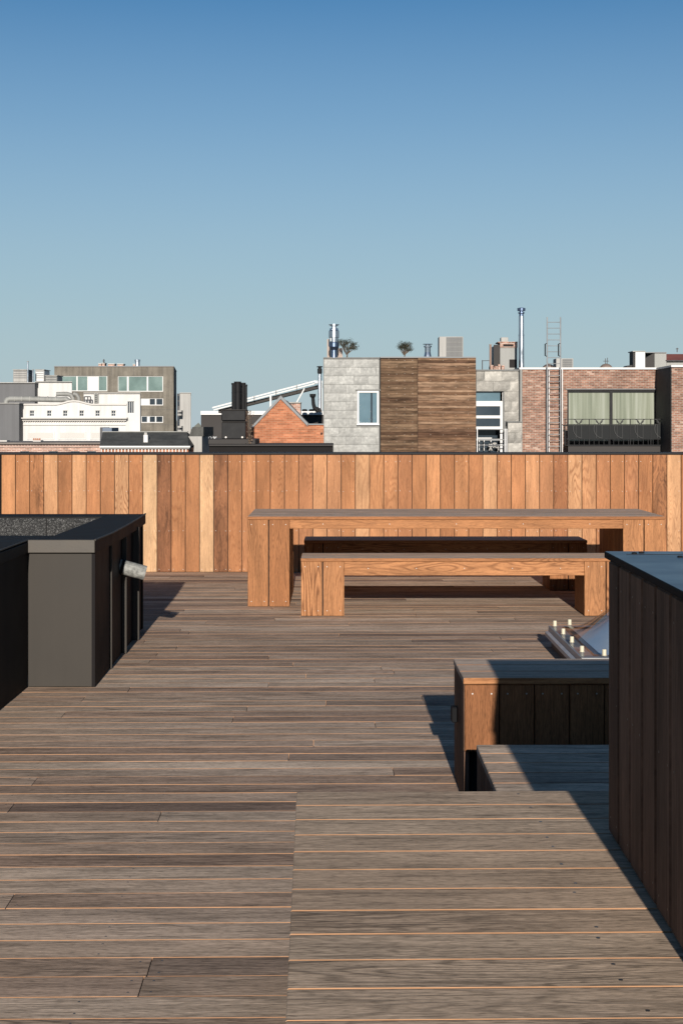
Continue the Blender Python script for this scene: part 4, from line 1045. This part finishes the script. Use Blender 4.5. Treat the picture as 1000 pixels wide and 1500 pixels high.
# ladder
t=thing('roof_access_ladder','tall steel ladder with hand loops against the brick wall, rising above the roof','ladder',(PX(810,D-.2),D-.2,PZ(664,D)))
d2=D-.28
for px in(800.8,820.3):
    m=MB(); m.tube([(PX(px,d2),d2,PZ(672,d2)),(PX(px,d2),d2,PZ(464.5,d2))],.024,8); m.build('rail',CANE,t)
m=MB()
for i in range(23): m.tube([(PX(800.8,d2),d2,PZ(472+i*8.65,d2)),(PX(820.3,d2),d2,PZ(472+i*8.65,d2))],.013,6)
m.build('rungs',CANE,t)
for px,sgn in((800.8,-1),(820.3,-1)):
    m=MB(); o_=sgn*3
    m.tube([(PX(px,d2),d2,PZ(503,d2)),(PX(px+o_,d2),d2+.0,PZ(504,d2)),(PX(px+o_,d2),d2,PZ(521,d2)),(PX(px,d2),d2,PZ(522,d2))],.024,6); m.build('hand_loop',BLACKM,t)
m=MB()
for yy in(550,585,620,650):
    for px in(800.8,820.3): m.tube([(PX(px,d2),d2,PZ(yy,d2)),(PX(px,d2),D,PZ(yy,d2))],.018,6)
m.build('wall_brackets',CANE,t)
m=MB(); 
for px in(803.5,823): m.tube([(PX(px,D-.1),D-.1,PZ(541,D)),(PX(px,D-.1),D-.1,PZ(672,D))],.02,6)
m.build('guide_rail',ALU,t)
# things on the brick roof
acunit(814,839,823,525,541,D+2,'small pale air conditioner behind the ladder on the brick roof')
def mound(px,w,y0,lab):
    d2=D+1.5; t=thing('roof_dome_light',lab,'roof light',(PX(px,d2),d2,PZ(540,D)))
    r=w/2/F*d2; H=PZ(y0,d2)-PZ(540,d2)
    m=MB(); m.lathe([(r,0),(r*.85,H*.5),(r*.5,H*.85),(0,H)],(PX(px,d2),d2,PZ(540,d2)),16); m.build('dome',plain('brown_dome',(.16,.12,.10),.7),t)
    m=MB(); m.lathe([(r*1.08,-.02),(r*1.08,.05),(r,.05)],(PX(px,d2),d2,PZ(540,d2)),16); m.build('kerb',GREYP,t)
    return t
mound(803,19,533,'low brown roof light at the foot of the ladder')
mound(887,19,532.5,'low brown roof light under the thin antenna')
t=thing('antenna','thin forked antenna above the middle of the brick roof','antenna',(PX(887,D+1.5),D+1.5,PZ(533,D)))
m=MB(); d3=D+1.5
m.tube([(PX(886,d3),d3,PZ(534,d3)),(PX(886,d3),d3,PZ(525,d3))],.014,5); m.tube([(PX(888.5,d3),d3,PZ(534,d3)),(PX(889,d3),d3,PZ(524,d3))],.014,5); m.tube([(PX(883,d3),d3,PZ(529,d3)),(PX(891,d3),d3,PZ(529,d3))],.012,5); m.build('mast',CONCD,t)
t=thing('white_chimney','square white chimney on the right of the brick roof','chimney',(PX(935,D+1.5),D+1.5,PZ(540,D)))
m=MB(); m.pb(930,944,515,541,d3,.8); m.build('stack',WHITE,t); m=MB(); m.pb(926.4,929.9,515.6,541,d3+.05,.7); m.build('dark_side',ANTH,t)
m=MB(); m.pb(926,944.6,514,515.2,d3-.05,.95); m.build('cap',LGREY,t)
t=thing('roof_hatch','low dark hatch left of the white chimney','roof hatch',(PX(920,D+1.5),D+1.5,PZ(540,D)))
m=MB(); m.prism([(PX(915,d3),PZ(540,d3)),(PX(925.5,d3),PZ(540,d3)),(PX(925.5,d3),PZ(534.5,d3)),(PX(918,d3),PZ(535.5,d3))],d3,d3+.7); m.build('hatch',ANTH,t)
t=thing('stair_penthouse','dark roof penthouse with grey side and rusty red sloping roof at the far right','roof house',(PX(970,D+3),D+3,PZ(540,D)))
d4=D+3
m=MB(); m.prism([(PX(944,d4),PZ(542,d4)),(PX(944,d4),PZ(525,d4)),(PX(957.8,d4),PZ(516.5,d4)),(PX(957.8,d4),PZ(542,d4))],d4,d4+3); m.build('dark_wall',ANTH,t)
m=MB(); m.pb(958,975.2,516.5,542,d4,3); m.build('grey_wall',GREYP,t)
m=MB(); m.pb(975.4,1040,528,542,d4+.2,3); m.build('rear_wall',GREYP,t)
m=MB(); m.face([(PX(974,d4),d4-.1,PZ(528,d4)),(PX(1042,d4),d4-.1,PZ(528,d4)),(PX(1042,d4),d4+2,PZ(515,d4)),(PX(974,d4),d4+2,PZ(515,d4))]); m.face([(PX(974,d4),d4+3.2,PZ(520,d4)),(PX(974,d4),d4+2,PZ(515,d4)),(PX(1042,d4),d4+2,PZ(515,d4)),(PX(1042,d4),d4+3.2,PZ(520,d4))]); m.build('roof',RUST,t)
m=MB(); m.pb(944,975.6,515.6,516.8,d4-.08,3.1); m.build('roof_edge',FASCIA,t)
t=thing('antenna','tiny whip antenna on the rusty roof at the far right','antenna',(PX(991,d4),d4,PZ(516,d4)))
m=MB(); m.tube([(PX(991,d4+2),d4+2,PZ(516,d4+2)),(PX(991,d4+2),d4+2,PZ(509.5,d4+2))],.02,5); m.tube([(PX(989,d4+2),d4+2,PZ(511,d4+2)),(PX(993,d4+2),d4+2,PZ(511,d4+2))],.015,5); m.build('mast',CONCD,t)

# far wood on the horizon: one mass
m=MB(); rr=random.Random(21)
for k in range(900):
    d5=rr.uniform(560,700); x_=rr.uniform(-330,330); h=rr.uniform(13,18.5); r=rr.uniform(3,6)
    for q in range(9):
        c=Vector((x_+rr.gauss(0,r*.5),d5+rr.gauss(0,r*.5),GROUND+h*rr.uniform(.25,1)))
        a=Vector((rr.uniform(-1,1),rr.uniform(-.3,.3),rr.uniform(-1,1))).normalized()*rr.uniform(1,2.4); b=a.cross(Vector((0,1,0))).normalized()*rr.uniform(1,2.2)
        m.face([c-a,c-b,c+a,c+b])
o=m.build('distant_wood',WOODF); tag(o,'distant belt of bare trees on the horizon behind the city roofs','trees',kind='stuff')

# ------------------------------------------------------------------ light, sky, camera
DX=-.016; TAN=.262
trav=Vector((DX,1,-TAN)).normalized()
sun=bpy.data.lights.new('sun','SUN'); sun.energy=5; sun.angle=R(.5); sun.color=(1,.93,.84)
so=bpy.data.objects.new('sun',sun); col.objects.link(so); so.rotation_euler=trav.to_track_quat('-Z','Y').to_euler()
w=bpy.data.worlds.new('World'); scn.world=w; w.use_nodes=True
nt=w.node_tree; bg=nt.nodes['Background']; sky=nt.nodes.new('ShaderNodeTexSky'); sky.sky_type='NISHITA'; sky.sun_disc=False
sky.sun_elevation=math.atan(TAN); sky.sun_rotation=math.atan2(-DX,-1); sky.altitude=50; sky.air_density=1.0; sky.dust_density=.0; sky.ozone_density=4.0
SKY=.035
# low-lying winter haze: the sky pales towards the horizon
tc=nt.nodes.new('ShaderNodeTexCoord'); sz=nt.nodes.new('ShaderNodeSeparateXYZ'); nt.links.new(tc.outputs['Generated'],sz.inputs[0])
hr=nt.nodes.new('ShaderNodeValToRGB'); el=hr.color_ramp.elements
for p_,v_ in ((.06,.62),(.12,.42),(.2,.2)): el.new(p_)
for e_,(p_,v_) in zip(hr.color_ramp.elements,((0,.95),(.06,.82),(.12,.64),(.2,.34),(.29,.06))): e_.position=p_; e_.color=(v_,v_,v_,1)
nt.links.new(sz.outputs[2],hr.inputs[0])
hz=nt.nodes.new('ShaderNodeMix'); hz.data_type='RGBA'; hz.inputs[7].default_value=(.333/SKY,.397/SKY,.438/SKY,1)
nt.links.new(hr.outputs[0],hz.inputs[0])
gm=nt.nodes.new('ShaderNodeGamma'); gm.inputs[1].default_value=1.25
hs=nt.nodes.new('ShaderNodeMix'); hs.data_type='RGBA'; hs.blend_type='MULTIPLY'; hs.inputs[0].default_value=1; hs.inputs[7].default_value=(.56,1.05,1.10,1)
nt.links.new(sky.outputs[0],gm.inputs[0]); nt.links.new(gm.outputs[0],hs.inputs[6]); nt.links.new(hs.outputs[2],hz.inputs[6]); nt.links.new(hz.outputs[2],bg.inputs[0]); bg.inputs[1].default_value=SKY
cam=bpy.data.cameras.new('camera'); co_=bpy.data.objects.new('camera',cam); col.objects.link(co_)
cam.sensor_fit='VERTICAL'; cam.sensor_height=36; cam.sensor_width=24; cam.lens=F/1500*36
cam.shift_y=-(750-HZ)/1500; cam.clip_start=.05; cam.clip_end=9000
co_.location=(0,0,EYE); co_.rotation_euler=(R(90),0,0)
scn.camera=co_
scn.view_settings.view_transform='Standard'; scn.view_settings.look='None'; scn.view_settings.exposure=.4; scn.view_settings.gamma=1
